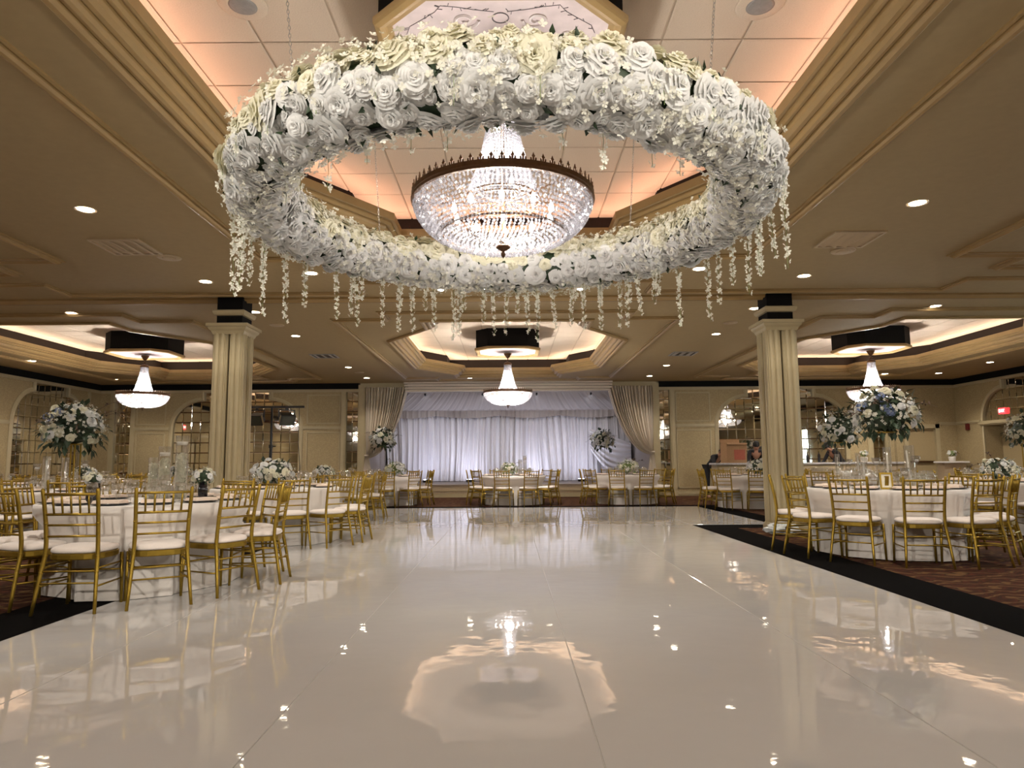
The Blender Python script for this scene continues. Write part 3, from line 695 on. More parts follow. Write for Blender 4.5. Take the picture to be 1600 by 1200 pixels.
def vent(x, y, lab, steel):
    t = thing('air_vent', lab, 'vent', (x, y, CEIL), 0, 'ceiling air vents')
    b = MB()
    for (a,c,d,e) in ((-0.30,0.30,-0.30,-0.27),(-0.30,0.30,0.27,0.30),(-0.30,-0.27,-0.27,0.27),(0.27,0.30,-0.27,0.27)): b.box(a,c,d,e,-0.018,0.0)
    obj('frame', b, 'vent_steel' if steel else 'vent_paint', t)
    b = MB(); b.box(-0.27,0.27,-0.27,0.27,-0.004,-0.001); obj('backing', b, 'vent_dark' if steel else 'vent_paint', t)
    for k in range(4 if not steel else 3):
        x0 = -0.20+0.13*k if not steel else -0.18+0.18*k
        b = MB(); b.add([(x0-0.055,-0.27,-0.004),(x0+0.02,-0.27,-0.022),(x0+0.02,0.27,-0.022),(x0-0.055,0.27,-0.004),(x0+0.028,-0.27,-0.016),(x0+0.028,0.27,-0.016)],[(0,1,2,3),(1,4,5,2)])
        obj('louver', b, 'vent_steel' if steel else 'vent_paint', t)
vent(-4.63,8.28,'tan slatted ceiling vent left of the flower ring', False)
vent(4.08,8.18,'tan slatted ceiling vent right of the flower ring', False)
vent(-4.51,17.0,'grey ceiling vent left of the middle chandelier', True)
vent(4.25,17.03,'grey ceiling vent right of the middle chandelier', True)
for (x,y,z,lab,rr) in ((-4.33,8.74,CEIL,'round ceiling speaker beside the left tan vent',0.15),(4.23,8.66,CEIL,'round ceiling speaker beside the right tan vent',0.15),
                    (-4.41,13.16,CEIL,'round ceiling speaker behind the left column top',0.14),(4.22,13.22,CEIL,'round ceiling speaker behind the right column top',0.14),(-4.34,20.18,CEIL,'small round ceiling speaker between downlights near the stage left',0.14),
                    (-1.84,4.58,TILE_Z,'round speaker in the coffer tile left of the medallion',0.17),(1.78,4.62,TILE_Z,'round speaker in the coffer tile right of the medallion',0.17)):
    t = thing('ceiling_speaker', lab, 'speaker', (x,y,z), 0, 'round ceiling speakers')
    m_ = 'tile_board' if z > 4 else 'vent_paint'
    b = MB(); b.lathe([(rr*0.6,-0.012),(rr*0.95,-0.010),(rr,0.0)], 28); obj('rim', b, m_, t, True)
    b = MB(); b.lathe([(0.0,-0.017),(rr*0.45,-0.016),(rr*0.6,-0.011)], 28); obj('grille', b, 'vent_steel' if z > 4 else 'vent_paint', t, True)
def exit_sign(loc, rz, lab):
    t = thing('exit_sign', lab, 'sign', loc, rz, 'red exit signs')
    b = MB(); b.bbox(-0.14,0.14,-0.03,0.0,-0.09,0.09,0.004); obj('housing', b, 'exit_red', t)
    cu = bpy.data.curves.new('letters', 'FONT'); cu.body = 'EXIT'; cu.size = 0.125; cu.align_x = 'CENTER'; cu.align_y = 'CENTER'; cu.extrude = 0.002; cu.offset = 0.002
    cu.materials.append(MATS['exit_letter'])
    text_mesh('letters', cu, t, (0,-0.033,0), (PI/2,0,0))
exit_sign((RIGHT-0.0, 20.75, 2.52), -PI/2, 'red exit sign above the lintel on the right wall')
exit_sign((LEFT+0.0, 16.9, 2.62), PI/2, 'red exit sign above the double doors, reflected in the left mirror')
b = MB(); b.bbox(-0.07,0.07,-0.06,0,-0.10,0.10,0.006); t = obj('alarm_strobe', b, 'red_box', None, False, (14.55,22.35,2.13), (0,0,-PI/2)); tag(t, 'dark red fire alarm box on the right wall by the arch', 'alarm')

# ------------------------------------------------------------------ flowers
def rose_mb(rnd, layers, nu=4, nv=3, ruffle=0.0):
    # unit rose (radius about 1, facing +Z) made of overlapping curved petals
    b = MB()
    for (n, r0, r1, z0, z1, curl, off) in layers:
        for k in range(n):
            a0 = 2*PI*k/n + off + rnd.uniform(-0.12,0.12); half = PI/n*1.25; rr = rnd.uniform(0.94,1.06); vs = []
            for j in range(nv+1):
                t = j/nv
                for i in range(nu+1):
                    s_ = i/nu*2-1; wv = half*(0.55+0.45*math.sin(PI*min(1,t*0.75+0.1)))
                    a = a0+s_*wv; edge = 1-0.22*s_*s_*t
                    r = (r0+(r1-r0)*t**1.3)*rr*(1+0.05*s_*(1 if k % 2 else -1))
                    z = z0+(z1-z0)*(math.sin(t*PI*0.5)*edge) - curl*max(0,t-0.6)**2*3*(1-0.3*s_*s_)
                    if ruffle: r += ruffle*math.sin(s_*9+k)*t; z += ruffle*math.cos(s_*7+k*2)*t
                    vs.append((r*math.cos(a), r*math.sin(a), z))
            fs = [(j*(nu+1)+i, j*(nu+1)+i+1, (j+1)*(nu+1)+i+1, (j+1)*(nu+1)+i) for j in range(nv) for i in range(nu)]
            b.add(vs, fs)
    return b
L_ROSE = [(2,0.02,0.13,0.0,0.74,0.0,0.0),(3,0.04,0.25,0.0,0.74,0.05,0.5),(3,0.08,0.38,0.0,0.70,0.10,1.4),(4,0.12,0.54,-0.05,0.62,0.16,0.2),(5,0.16,0.71,-0.1,0.50,0.22,0.9),(5,0.2,0.88,-0.15,0.34,0.30,0.3),(5,0.22,1.03,-0.2,0.12,0.36,1.1)]
L_OPEN = [(3,0.04,0.20,0.0,0.60,0.0,0.0),(4,0.08,0.36,-0.02,0.60,0.05,0.5),(5,0.12,0.54,-0.05,0.54,0.12,0.2),(5,0.16,0.74,-0.1,0.44,0.2,0.9),(6,0.2,0.92,-0.15,0.28,0.28,0.4),(6,0.22,1.05,-0.2,0.08,0.32,1.2)]
L_SMALL = [(2,0.03,0.2,0.0,0.5,0.0,0.0),(3,0.1,0.5,-0.05,0.45,0.2,0.6),(4,0.2,0.8,-0.15,0.3,0.4,0.2),(4,0.2,1.0,-0.2,0.12,0.5,1.0)]
rr_ = random.Random(5)
ROSE_MB = [rose_mb(rr_, L_ROSE), rose_mb(rr_, L_ROSE), rose_mb(rr_, L_OPEN, ruffle=0.035), rose_mb(rr_, L_OPEN, ruffle=0.05)]
SMALL_MB = [rose_mb(rr_, L_SMALL, 3, 2), rose_mb(rr_, L_SMALL, 3, 2, 0.04)]
ROSE = {c: [m_.mesh('rose', c, True) for m_ in ROSE_MB] for c in ('rose_white','rose_cream')}
SROSE = {c: [m_.mesh('rose', c, True) for m_ in SMALL_MB] for c in ('rose_white','rose_cream')}
def orient(n, spin):
    q = Vector((0,0,1)).rotation_difference(Vector(n)); return (q.to_matrix() @ Matrix.Rotation(spin, 3, 'Z'))
def leaf_shape(b, p, d, up, ln, wd, mi=0):
    p = Vector(p); d = Vector(d).normalized(); sd = d.cross(Vector(up))
    sd = sd.normalized() if sd.length > 1e-4 else d.orthogonal().normalized(); nn = sd.cross(d)
    b.add([p, p+d*ln*0.45+sd*wd+nn*ln*0.08, p+d*ln*0.45+nn*ln*0.02, p+d*ln*0.45-sd*wd+nn*ln*0.08, p+d*ln-nn*ln*0.06], [(0,2,1),(0,3,2),(1,2,4),(2,3,4)], mi)
def floret(b, p, n, r, rnd, mi=0):
    p = Vector(p); n = Vector(n).normalized(); a = n.orthogonal().normalized(); c = n.cross(a); o = rnd.uniform(0,PI)
    for k in range(4):
        t = o+k*PI/2; d = a*math.cos(t)+c*math.sin(t); e = a*math.cos(t+0.62)+c*math.sin(t+0.62); g_ = a*math.cos(t-0.62)+c*math.sin(t-0.62)
        b.add([p, p+e*r*0.72+n*r*0.15, p+d*r+n*r*0.28, p+g_*r*0.72+n*r*0.15], [(0,3,2),(0,2,1)], mi)

# --- the hanging ring: tube of roses
RC = Vector((-0.03, 4.52, 2.79)); RR = 1.545; RT = 0.185
ring = thing('flower_ring', 'huge hanging ring of white roses, warm light painted on top, around the near chandelier', 'flower ring', RC)
b = MB(); n1, n2 = 72, 12; vs = []; fs = []
for i in range(n1):
    a = 2*PI*i/n1
    for k in range(n2):
        t = 2*PI*k/n2; r = RR+RT*0.80*math.cos(t); vs.append((r*math.cos(a), r*math.sin(a), RT*0.80*math.sin(t)))
for i in range(n1):
    for k in range(n2): fs.append((i*n2+k, ((i+1)%n1)*n2+k, ((i+1)%n1)*n2+(k+1)%n2, i*n2+(k+1)%n2))
b.add(vs, fs); obj('ring_frame', b, 'leaf', ring, True)
fr = random.Random(21); spots = []; cell = {}
def try_spot(a, t, dmin):
    r = RR+RT*math.cos(t); p = Vector((r*math.cos(a), r*math.sin(a), RT*math.sin(t)))
    key = (int(p.x//0.12), int(p.y//0.12), int(p.z//0.12))
    for dx in (-1,0,1):
        for dy in (-1,0,1):
            for dz in (-1,0,1):
                for (q, dq) in cell.get((key[0]+dx,key[1]+dy,key[2]+dz), ()):
                    if (q-p).length < (dmin+dq)*0.5: return
    cell.setdefault(key, []).append((p, dmin)); n = Vector((math.cos(t)*math.cos(a), math.cos(t)*math.sin(a), math.sin(t)))
    spots.append((p, n, dmin))
for k in range(7500):
    a = fr.uniform(0, 2*PI); t = fr.uniform(0, 2*PI)
    if fr.random() > (1+RT/RR*math.cos(t))/(1+RT/RR): continue
    try_spot(a, t, fr.choice((0.125,0.11,0.095,0.085)) if k < 2600 else 0.07)
camp = Vector((0,0,CAM_H))
def facing(sp):
    wp = RC+sp[0]; v = camp-wp; d = v.length
    return (max(0.0, sp[1].dot(v/d)+0.25))*sp[2]/d
order = sorted(spots, key=facing, reverse=True)
rest = MB()
for i, (p, n, dm) in enumerate(order):
    col = 'rose_cream' if n.z+fr.uniform(-0.3,0.3) > 0.08 else 'rose_white'  # warm light on upward roses is put in as cream colour
    nn = (n+Vector((fr.uniform(-0.3,0.3),fr.uniform(-0.3,0.3),fr.uniform(-0.3,0.3)))).normalized()
    M = orient(nn, fr.uniform(0,6.28)); s_ = dm*0.76; k = fr.choice((0,0,1,1,2,3))
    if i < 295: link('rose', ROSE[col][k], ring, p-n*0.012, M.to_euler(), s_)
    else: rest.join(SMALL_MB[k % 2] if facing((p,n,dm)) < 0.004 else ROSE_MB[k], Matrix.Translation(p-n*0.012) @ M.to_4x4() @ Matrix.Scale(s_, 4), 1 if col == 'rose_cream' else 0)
for k in range(1500):                                             # small blooms tucked between the large ones
    a = fr.uniform(0,2*PI); t = fr.uniform(0,2*PI); n = Vector((math.cos(t)*math.cos(a), math.cos(t)*math.sin(a), math.sin(t)))
    p = Vector((RR*math.cos(a), RR*math.sin(a), 0))+n*(RT-0.025)
    rest.join(SMALL_MB[k % 2], Matrix.Translation(p) @ orient((n+Vector((fr.uniform(-.3,.3),fr.uniform(-.3,.3),fr.uniform(-.3,.3)))).normalized(), fr.uniform(0,6)).to_4x4() @ Matrix.Scale(0.042, 4), 1 if n.z > 0.4 else 0)  # upward small blooms get the same painted warm light
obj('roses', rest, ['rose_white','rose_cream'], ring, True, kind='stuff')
b = MB()
for k in range(9500):
    a = fr.uniform(0,2*PI); t = fr.uniform(0,2*PI)
    if math.sin(3*a+2*t)+fr.uniform(-0.9,0.9) < 0.1: continue
    n = Vector((math.cos(t)*math.cos(a), math.cos(t)*math.sin(a), math.sin(t))); rad = RT+fr.uniform(0.0,0.065)
    p = Vector((RR*math.cos(a), RR*math.sin(a), 0))+n*rad
    floret(b, p, n+Vector((fr.uniform(-.6,.6),fr.uniform(-.6,.6),fr.uniform(-.6,.6))), fr.uniform(0.014,0.024), fr)
obj('hydrangea_florets', b, 'blossom', ring, kind='stuff')
b = MB()
for k in range(380):
    a = fr.uniform(0,2*PI); t = fr.uniform(0,2*PI); n = Vector((math.cos(t)*math.cos(a), math.cos(t)*math.sin(a), math.sin(t)))
    leaf_shape(b, Vector((RR*math.cos(a), RR*math.sin(a), 0))+n*(RT-0.01), n+Vector((fr.uniform(-.8,.8),fr.uniform(-.8,.8),fr.uniform(-.8,.8))), n, 0.06, 0.015)
obj('ring_leaves', b, 'leaf', ring, kind='stuff')
def strand_mesh(ln, rnd):
    b = MB(); n = max(4, int(ln/0.04)); pts = []; x = y = 0
    for k in range(n+1):
        x += rnd.uniform(-0.007,0.007); y += rnd.uniform(-0.007,0.007); pts.append(Vector((x,y,0.05-(ln+0.05)*k/n)))
    b.tube(pts, 0.0016, 3, 1); m_ = int(ln/0.015)
    for k in range(m_):
        q = (k+0.5)/m_*n; i = min(n-1, int(q)); p = pts[i].lerp(pts[i+1], q-i)
        a = rnd.uniform(0,2*PI) if k % 2 else a_+PI if k else 0; a_ = a
        d = Vector((math.cos(a), math.sin(a), rnd.uniform(-0.7,0.1))); r = rnd.uniform(0.011,0.017)*(1.1-0.35*k/m_)
        floret(b, p+d*0.012, d, r*1.5, rnd)
    return b.mesh('blossom_strand', ['blossom','leaf_pale'])
sr = random.Random(9)
STR = [strand_mesh(l, sr) for l in (0.16,0.24,0.30,0.36,0.42,0.48,0.54)]
def strand(a_deg, rad, z, L):
    a = R(a_deg); link('blossom_strand', min(STR, key=lambda m_: abs({0:0.16,1:0.24,2:0.30,3:0.36,4:0.42,5:0.48,6:0.54}[STR.index(m_)]-L)), ring, (rad*math.cos(a), rad*math.sin(a), z), (0,0,sr.uniform(0,6.28)))
# far arc (90 deg = away from the camera), long strands below it; then the two sides; a few short ones on the near arc
for a in (33,39,45,50,54,60,64,70,75,80,84,89,93,98,103,107,113,118,124,131,137,143,149): strand(a+sr.uniform(-1.5,1.5), RR+sr.uniform(-0.06,0.12), -RT*0.9, sr.choice((0.30,0.36,0.42,0.42,0.48)))
for a in (36,47,57,67,78,86,96,105,116,127,140): strand(a+sr.uniform(-2,2), RR-0.05, -RT*0.95, sr.choice((0.16,0.24,0.24)))
for a in (-12,-6,-2,3,8,13,19,26): strand(a, RR+RT*0.9+sr.uniform(-0.05,0.04), -0.02-sr.uniform(0,0.12), sr.choice((0.36,0.42,0.48,0.54)))
for a in (192,187,182,178,173,167,160,154): strand(a, RR+RT*0.9+sr.uniform(-0.05,0.04), -0.02-sr.uniform(0,0.12), sr.choice((0.42,0.48,0.54,0.54)))
for a in (-35,-50,-58,-70,-78,-100,-108,-118,-128,-140,-150): strand(a, RR-RT*0.75, -0.10, sr.choice((0.16,0.16,0.24,0.30)))
for a in (-20,-32,-42,-55,-65,-75,-85,-97,-108,-119,-130,-142,-155): strand(a, RR+RT*0.98, 0.02, sr.choice((0.16,0.24)))
# chains up to the ceiling tiles
link_mb = MB(); lp = [(0.006*math.cos(t), 0, 0.013*math.sin(t)) for t in [k*PI/4 for k in range(8)]]
link_mb.tube(lp+[lp[0]], 0.0018, 4)
for a in (48,132,-47,-133):
    p = Vector((RR*math.cos(R(a)), RR*math.sin(R(a)), RT*0.7)); top = TILE_Z-RC.z; b = MB(); n = int((top-p.z)/0.021)
    for k in range(n): b.join(link_mb, Matrix.Translation((p.x*(1+0.10*k/n), p.y*(1+0.06*k/n), p.z+(top-p.z)*k/n)) @ Matrix.Rotation(PI/2*(k % 2)+0.4, 4, 'Z'))
    obj('chain', b, 'chain_steel', ring)

# ------------------------------------------------------------------ chandeliers
bead = MB(); bead.add([(0,0,1),(1,0,0),(0,1,0),(-1,0,0),(0,-1,0),(0,0,-1)], [(0,1,2),(0,2,3),(0,3,4),(0,4,1),(5,2,1),(5,3,2),(5,4,3),(5,1,4)])
CRAD = 0.59
def bowl_beads(rnd):
    b = MB(); d = 0.285
    def r_of(h): return CRAD*(1-(h/d)**2.3)**0.5 if h < d else 0
    hs = []; h = 0.0; rows = 0
    t = 0.0; pts = [(r_of(d*(1-math.cos(q*PI/2/200))**0.9), d*(1-math.cos(q*PI/2/200))**0.9) for q in range(201)]
    pts = [(CRAD*math.cos(q*PI/400)**0.62, d*math.sin(q*PI/400)**1.15) for q in range(201)]
    acc = 0.0; last = pts[0]; ring_rows = [pts[0]]
    for q in pts[1:]:
        acc += math.hypot(q[0]-last[0], q[1]-last[1]); last = q
        if acc > 0.027: ring_rows.append(q); acc = 0.0
    for i, (r, h) in enumerate(ring_rows+[(r*0.955, h*0.94) for r, h in ring_rows if r > 0.44]):
        n = max(6, int(2*PI*r/0.027))
        for k in range(n):
            if rnd.random() < 0.06: continue
            a = 2*PI*(k+0.5*(i % 2))/n+rnd.uniform(-.01,.01); s_ = 0.0113*rnd.uniform(0.85,1.12)
            b.join(bead, Matrix.Translation((r*math.cos(a), r*math.sin(a), -h+rnd.uniform(-.002,.002))) @ Matrix.Rotation(rnd.uniform(0,3), 4, 'Z') @ Matrix.Rotation(rnd.uniform(-.5,.5), 4, 'X') @ Matrix.Diagonal((s_,s_,s_*1.25,1)))
    return b
cr = random.Random(4)
bowl_me = bowl_beads(cr).mesh('crystal_bowl', 'crystal')
def strand_beads(rnd):
    b = MB(); n = 30
    for k in range(n):
        t = k/(n-1); r = 0.085+0.155*t**1.7; z = 0.70-0.66*t; s_ = 0.0125*rnd.uniform(0.9,1.1)
        b.join(bead, Matrix.Translation((r, rnd.uniform(-.002,.002), z)) @ Matrix.Rotation(rnd.uniform(0,3), 4, 'Z') @ Matrix.Diagonal((s_,s_,s_*1.15,1)))
    return b
strand_mb = [strand_beads(cr) for _ in range(3)]
strand_me = [s_.mesh('crystal_strand', 'crystal') for s_ in strand_mb]
NS = 44
cone = MB()
for k in range(NS): cone.join(strand_mb[k % 3], Matrix.Rotation(2*PI*k/NS, 4, 'Z'))
cone_me = cone.mesh('crystal_cone', 'crystal')
fin = MB(); fin.tube([(0,0,0),(0,0,0.022)],0.006,5); fin.add([(0,-.003,0.015),(0.012,-.003,0.026),(0.006,-.003,0.034),(0,-.003,0.05),(-0.006,-.003,0.034),(-0.012,-.003,0.026),(0,.003,0.015),(0.012,.003,0.026),(0.006,.003,0.034),(0,.003,0.05),(-0.006,.003,0.034),(-0.012,.003,0.026)],
    [(0,1,2,3,4,5),(11,10,9,8,7,6),(0,6,7,1),(1,7,8,2),(2,8,9,3),(3,9,10,4),(4,10,11,5),(5,11,6,0)])
fin.add([(-0.02,-.002,0.0),(-0.008,-.002,0.0),(-0.012,-.002,0.02),(-0.02,-.002,0.016)], [(0,1,2,3)]); fin.add([(0.02,-.002,0.0),(0.008,-.002,0.0),(0.012,-.002,0.02),(0.02,-.002,0.016)], [(0,3,2,1)])
fin_me = fin.mesh('crown_finial', 'bronze'); NF = 60
rimb = MB(); rimb.lathe([(CRAD-0.012,-0.005),(CRAD+0.012,-0.008),(CRAD+0.016,0.005),(CRAD+0.008,0.02),(CRAD+0.012,0.045),(CRAD-0.004,0.05),(CRAD-0.012,0.045),(CRAD-0.012,-0.005)], 64)
rim_me = rimb.mesh('rim_band', 'bronze', False)
rimf = MB(); rimf.join(rimb)
for k in range(NF):
    a = 2*PI*k/NF; rimf.join(fin, Matrix.Translation(((CRAD+0.004)*math.cos(a),(CRAD+0.004)*math.sin(a),0.046)) @ Matrix.Rotation(a+PI/2, 4, 'Z'))
rimf_me = rimf.mesh('rim_band', 'bronze')
frame = MB()
for (r, z) in ((0.245,0.035),(0.245,0.0),(0.40,-0.21)): frame.lathe([(r-0.005,z-0.005),(r+0.005,z-0.005),(r+0.005,z+0.005),(r-0.005,z+0.005),(r-0.005,z-0.005)], 40)
for k in range(8): a = PI/4*k; frame.tube([(0.03*math.cos(a),0.03*math.sin(a),0.0),(CRAD*math.cos(a),CRAD*math.sin(a),0.01)],0.006,5)
frame.tube([(0,0,-0.26),(0,0,0.75)],0.012,8); frame_me = frame.mesh('inner_frame', 'bronze')
canopy = MB(); canopy.lathe([(0.02,0.855),(0.03,0.87),(0.055,0.90),(0.07,0.93),(0.09,0.955),(0.095,0.985),(0,0.99)], 20)
canopy.tube([(0,0,0.77),(0,0,0.87)],0.009,6); canopy.lathe([(0.03,0.80),(0.034,0.81),(0.03,0.82)],12); canopy_me = canopy.mesh('ceiling_canopy', 'bronze', True)
crown = MB(); crown.lathe([(0.05,0.70),(0.098,0.695),(0.102,0.71),(0.09,0.735),(0.06,0.76),(0.015,0.775)], 24); crown_me = crown.mesh('top_crown', 'bronze', True)
pend = MB(); pend.lathe([(0.0,-0.375),(0.010,-0.36),(0.016,-0.345),(0.008,-0.33),(0.018,-0.32),(0.045,-0.305),(0.05,-0.295),(0.01,-0.28)], 14); pend_me = pend.mesh('bottom_finial', 'bronze', True)
bulb = MB(); bulb.lathe([(0.0,-0.03),(0.014,-0.02),(0.018,0.0),(0.012,0.02),(0.0,0.045)], 8); bulb_me = bulb.mesh('bulb', 'bulb', True)
def chandelier(x, y, z, lab, near):
    c = thing('chandelier', lab, 'chandelier', (x,y,z), 0, 'crystal empire chandeliers')
    link('ceiling_canopy', canopy_me, c); link('top_crown', crown_me, c); link('inner_frame', frame_me, c); link('bottom_finial', pend_me, c)
    link('crystal_bowl', bowl_me, c, kind='stuff')
    if near:
        link('rim_band', rim_me, c)
        for k in range(NF): a = 2*PI*k/NF; link('crown_finial', fin_me, c, ((CRAD+0.004)*math.cos(a),(CRAD+0.004)*math.sin(a),0.046), (0,0,a+PI/2))
        for k in range(NS): link('crystal_strand', strand_me[k % 3], c, (0,0,0), (0,0,2*PI*k/NS))
    else:
        link('rim_band', rimf_me, c); link('crystal_cone', cone_me, c, kind='stuff')
    for k in range(10): a = 2*PI*k/10+0.3; link('bulb', bulb_me, c, (0.33*math.cos(a),0.33*math.sin(a),-0.07))
    for k in range(3): link('bulb', bulb_me, c, (0.06*math.cos(k*2.1),0.06*math.sin(k*2.1),0.16+0.17*k))
    light('POINT', 'glow', (0,0,-0.06), CHAND_W*(0.20 if near else 0.7), (1.0,0.93,0.85), c, shadow_soft_size=0.10)
    light('POINT', 'glow', (0,0,0.30), CHAND_W*(0.035 if near else 0.18), (1.0,0.95,0.88), c, shadow_soft_size=0.06)
CZ = 2.79
chandelier(-0.035, 4.5, CZ, 'large crystal chandelier hanging inside the white flower ring', True)
chandelier(CX[1], CY[1]+0.08, CZ, 'crystal chandelier hanging before the middle of the stage', False)
chandelier(CX[0], CY[1]+0.08, CZ, 'crystal chandelier hanging left of the left column', False)
chandelier(CX[2], CY[1]+0.08, CZ, 'crystal chandelier hanging right of the right column', False)
chandelier(CX[0], CY[0]+0.08, CZ, 'crystal chandelier seen reflected in the left wall mirrors', False)
chandelier(CX[2], CY[0]+0.08, CZ, 'crystal chandelier seen reflected in the right arch mirrors', False)

# ------------------------------------------------------------------ chairs
def chair_parts():
    P = []
    def post(sx):
        pts = [(sx*0.222,0.0,0.0),(sx*0.212,0.02,0.12),(sx*0.197,0.05,0.30),(sx*0.187,0.075,0.42),(sx*0.185,0.072,0.52),(sx*0.187,0.055,0.66),(sx*0.192,0.028,0.80),(sx*0.196,0.004,0.905),(sx*0.196,0.002,0.918)]
        return pts, [0.0125,0.0135,0.015,0.0165,0.016,0.0155,0.015,0.0145,0.009]
    for sx in (-1,1):
        b = MB(); p, r = post(sx); b.tube(p, r, 7)
        for i in (2,3,5): b.lathe([(r[i]*1.0,-0.006),(r[i]*1.18,0.0),(r[i]*1.0,0.006)], 7, p[i])
        P.append(('back_post', b, 'gold_metal', True))
    for sx in (-1,1):
        b = MB(); b.tube([(sx*0.205,0.452,0.0),(sx*0.20,0.448,0.2),(sx*0.195,0.44,0.40)], [0.0115,0.0135,0.015], 7); P.append(('front_leg', b, 'gold_metal', True))
    def rail(z, y, x, r): b = MB(); b.tube([(-x,y,z),(0,y-0.006,z),(x,y,z)], r, 6); return b
    P.append(('top_rail', rail(0.875,0.012,0.194,0.0105), 'gold_metal', True))
    P.append(('back_rail', rail(0.725,0.042,0.190,0.0105), 'gold_metal', True))
    P.append(('back_rail', rail(0.645,0.058,0.187,0.009), 'gold_metal', True))
    P.append(('back_rail', rail(0.562,0.068,0.185,0.009), 'gold_metal', True))
    for k in range(5):
        x = -0.125+0.0625*k; b = MB(); b.tube([(x,0.040,0.725),(x*1.02,0.02,0.82),(x*1.04,0.010,0.875)], [0.0075,0.0085,0.0065], 5); P.append(('spindle', b, 'gold_metal', True))
    b = MB(); n = 20; out = []
    for k in range(n):
        a = 2*PI*k/n; ca, sa = math.cos(a), math.sin(a)
        sx = math.copysign(abs(ca)**0.62, ca)*(0.198+0.012*sa); sy = math.copysign(abs(sa)**0.62, sa)*0.198; out.append((sx, 0.262+sy))
    vs = []; 
    for (s_, z) in ((1.02,0.388),(1.045,0.395),(1.045,0.428),(1.0,0.434)): vs += [(x*s_, 0.262+(y-0.262)*s_, z) for x, y in out]
    b.add(vs, [(j*n+k, j*n+(k+1)%n, (j+1)*n+(k+1)%n, (j+1)*n+k) for j in range(3) for k in range(n)] + [tuple(range(n-1,-1,-1)), tuple(3*n+k for k in range(n))])
    P.append(('seat_frame', b, 'gold_metal', False))
    b = MB(); vs = []
    for (s_, z) in ((0.97,0.434),(1.04,0.446),(1.045,0.458),(1.0,0.474),(0.85,0.483),(0.5,0.488)): vs += [(x*s_, 0.262+(y-0.262)*s_, z) for x, y in out]
    b.add(vs, [(j*n+k, j*n+(k+1)%n, (j+1)*n+(k+1)%n, (j+1)*n+k) for j in range(5) for k in range(n)] + [tuple(range(n-1,-1,-1)), tuple(5*n+k for k in range(n))])
    P.append(('seat_cushion', b, 'cushion', True))
    def bar(a, c, r=0.0075): b = MB(); b.tube([a,c], r, 5); return b
    P.append(('stretcher', bar((-0.197,0.048,0.31),(0.197,0.048,0.31)), 'gold_metal', True))
    P.append(('stretcher', bar((-0.204,0.035,0.225),(0.204,0.035,0.225)), 'gold_metal', True))
    P.append(('stretcher', bar((-0.198,0.443,0.27),(0.198,0.443,0.27)), 'gold_metal', True))
    for sx in (-1,1):
        P.append(('stretcher', bar((sx*0.199,0.045,0.33),(sx*0.197,0.442,0.33)), 'gold_metal', True))
        P.append(('stretcher', bar((sx*0.207,0.03,0.20),(sx*0.200,0.447,0.20)), 'gold_metal', True))
    return P
CP = chair_parts()
CPM = [(n_, b_.mesh(n_, m_, s_)) for n_, b_, m_, s_ in CP]
one = MB()
for n_, b_, m_, s_ in CP: one.join(b_, None, 1 if m_ == 'cushion' else 0)
CHAIR1 = one.mesh('chiavari_chair', ['gold_metal','cushion'], True)
CHAIRS = {}
def chair(x, y, rz, tk, detail):
    if detail:
        c = thing('chiavari_chair', '', 'chair', (x,y,0), rz, None)
        for n_, me in CPM: link(n_, me, c)
    else:
        c = link('chiavari_chair', CHAIR1, None, (x,y,0), (0,0,rz)); c['category'] = 'chair'
    CHAIRS.setdefault(tk, []).append(c)
    return c

# ------------------------------------------------------------------ tables, linen, place settings
TABLES = {
 # key: x, y, radius, near detail?, glasses per seat, short description, chair spots (x, y) measured or None
 'T1': (-3.36, 6.60, 0.88, True, 3, 'the front left round table', [(-3.26,5.27),(-2.67,5.50),(-2.28,6.06),(-2.10,6.73),(-3.93,5.49),(-2.45,7.45),(-3.0,7.85),(-3.75,7.80),(-4.35,7.35),(-4.60,6.62),(-4.45,5.95)]),
 'T2': (-3.36, 10.22, 0.88, True, 2, 'the left table before the column', [(-2.75,9.07),(-2.23,9.40),(-2.01,10.08),(-2.14,10.77),(-2.57,11.3),(-3.22,11.55),(-3.41,8.92),(-4.05,9.12),(-4.51,9.61)]),
 'R1': (4.50, 8.52, 0.90, True, 3, 'the front right round table', [(3.28,9.0),(3.26,8.22),(3.60,7.59),(4.215,7.23),(4.86,7.20),(5.42,7.60),(5.78,8.25),(5.72,8.95),(5.25,9.55),(4.6,9.85),(3.85,9.6)]),
 'L2': (-6.05, 9.80, 0.88, True, 2, 'the far left table with tall bouquet', None),
 'R4': (7.55, 10.9, 0.90, True, 2, 'the table behind the front right one', None),
 'L4': (-3.75, 14.3, 0.88, False, 2, 'the left table nearest the stage drape', None),
 'L5': (-6.7, 14.4, 0.88, False, 2, 'the table seen behind the left column', None),
 'L6': (-9.2, 12.3, 0.88, False, 1, 'the table at the far left edge', None),
 'L7': (-9.6, 16.0, 0.88, False, 1, 'the farthest table by the left mirrors', None),
 'CL': (-3.28, 18.9, 0.86, False, 2, "the stage-front row's left table", None),
 'CM': (0.08, 18.9, 0.86, False, 2, "the stage-front row's middle table", None),
 'CR': (3.10, 18.9, 0.86, False, 2, "the stage-front row's right table", None),
 'FR': (5.75, 16.9, 0.88, False, 2, 'the table before the waiters', None),
 'R2': (6.55, 14.1, 0.88, False, 2, 'the table right of the right column', None),
 'R3': (10.5, 14.4, 0.88, False, 2, 'the table by the right wall', None),
}
COLS = ((-4.40,11.1),(4.27,11.1))
TH_ = 0.745
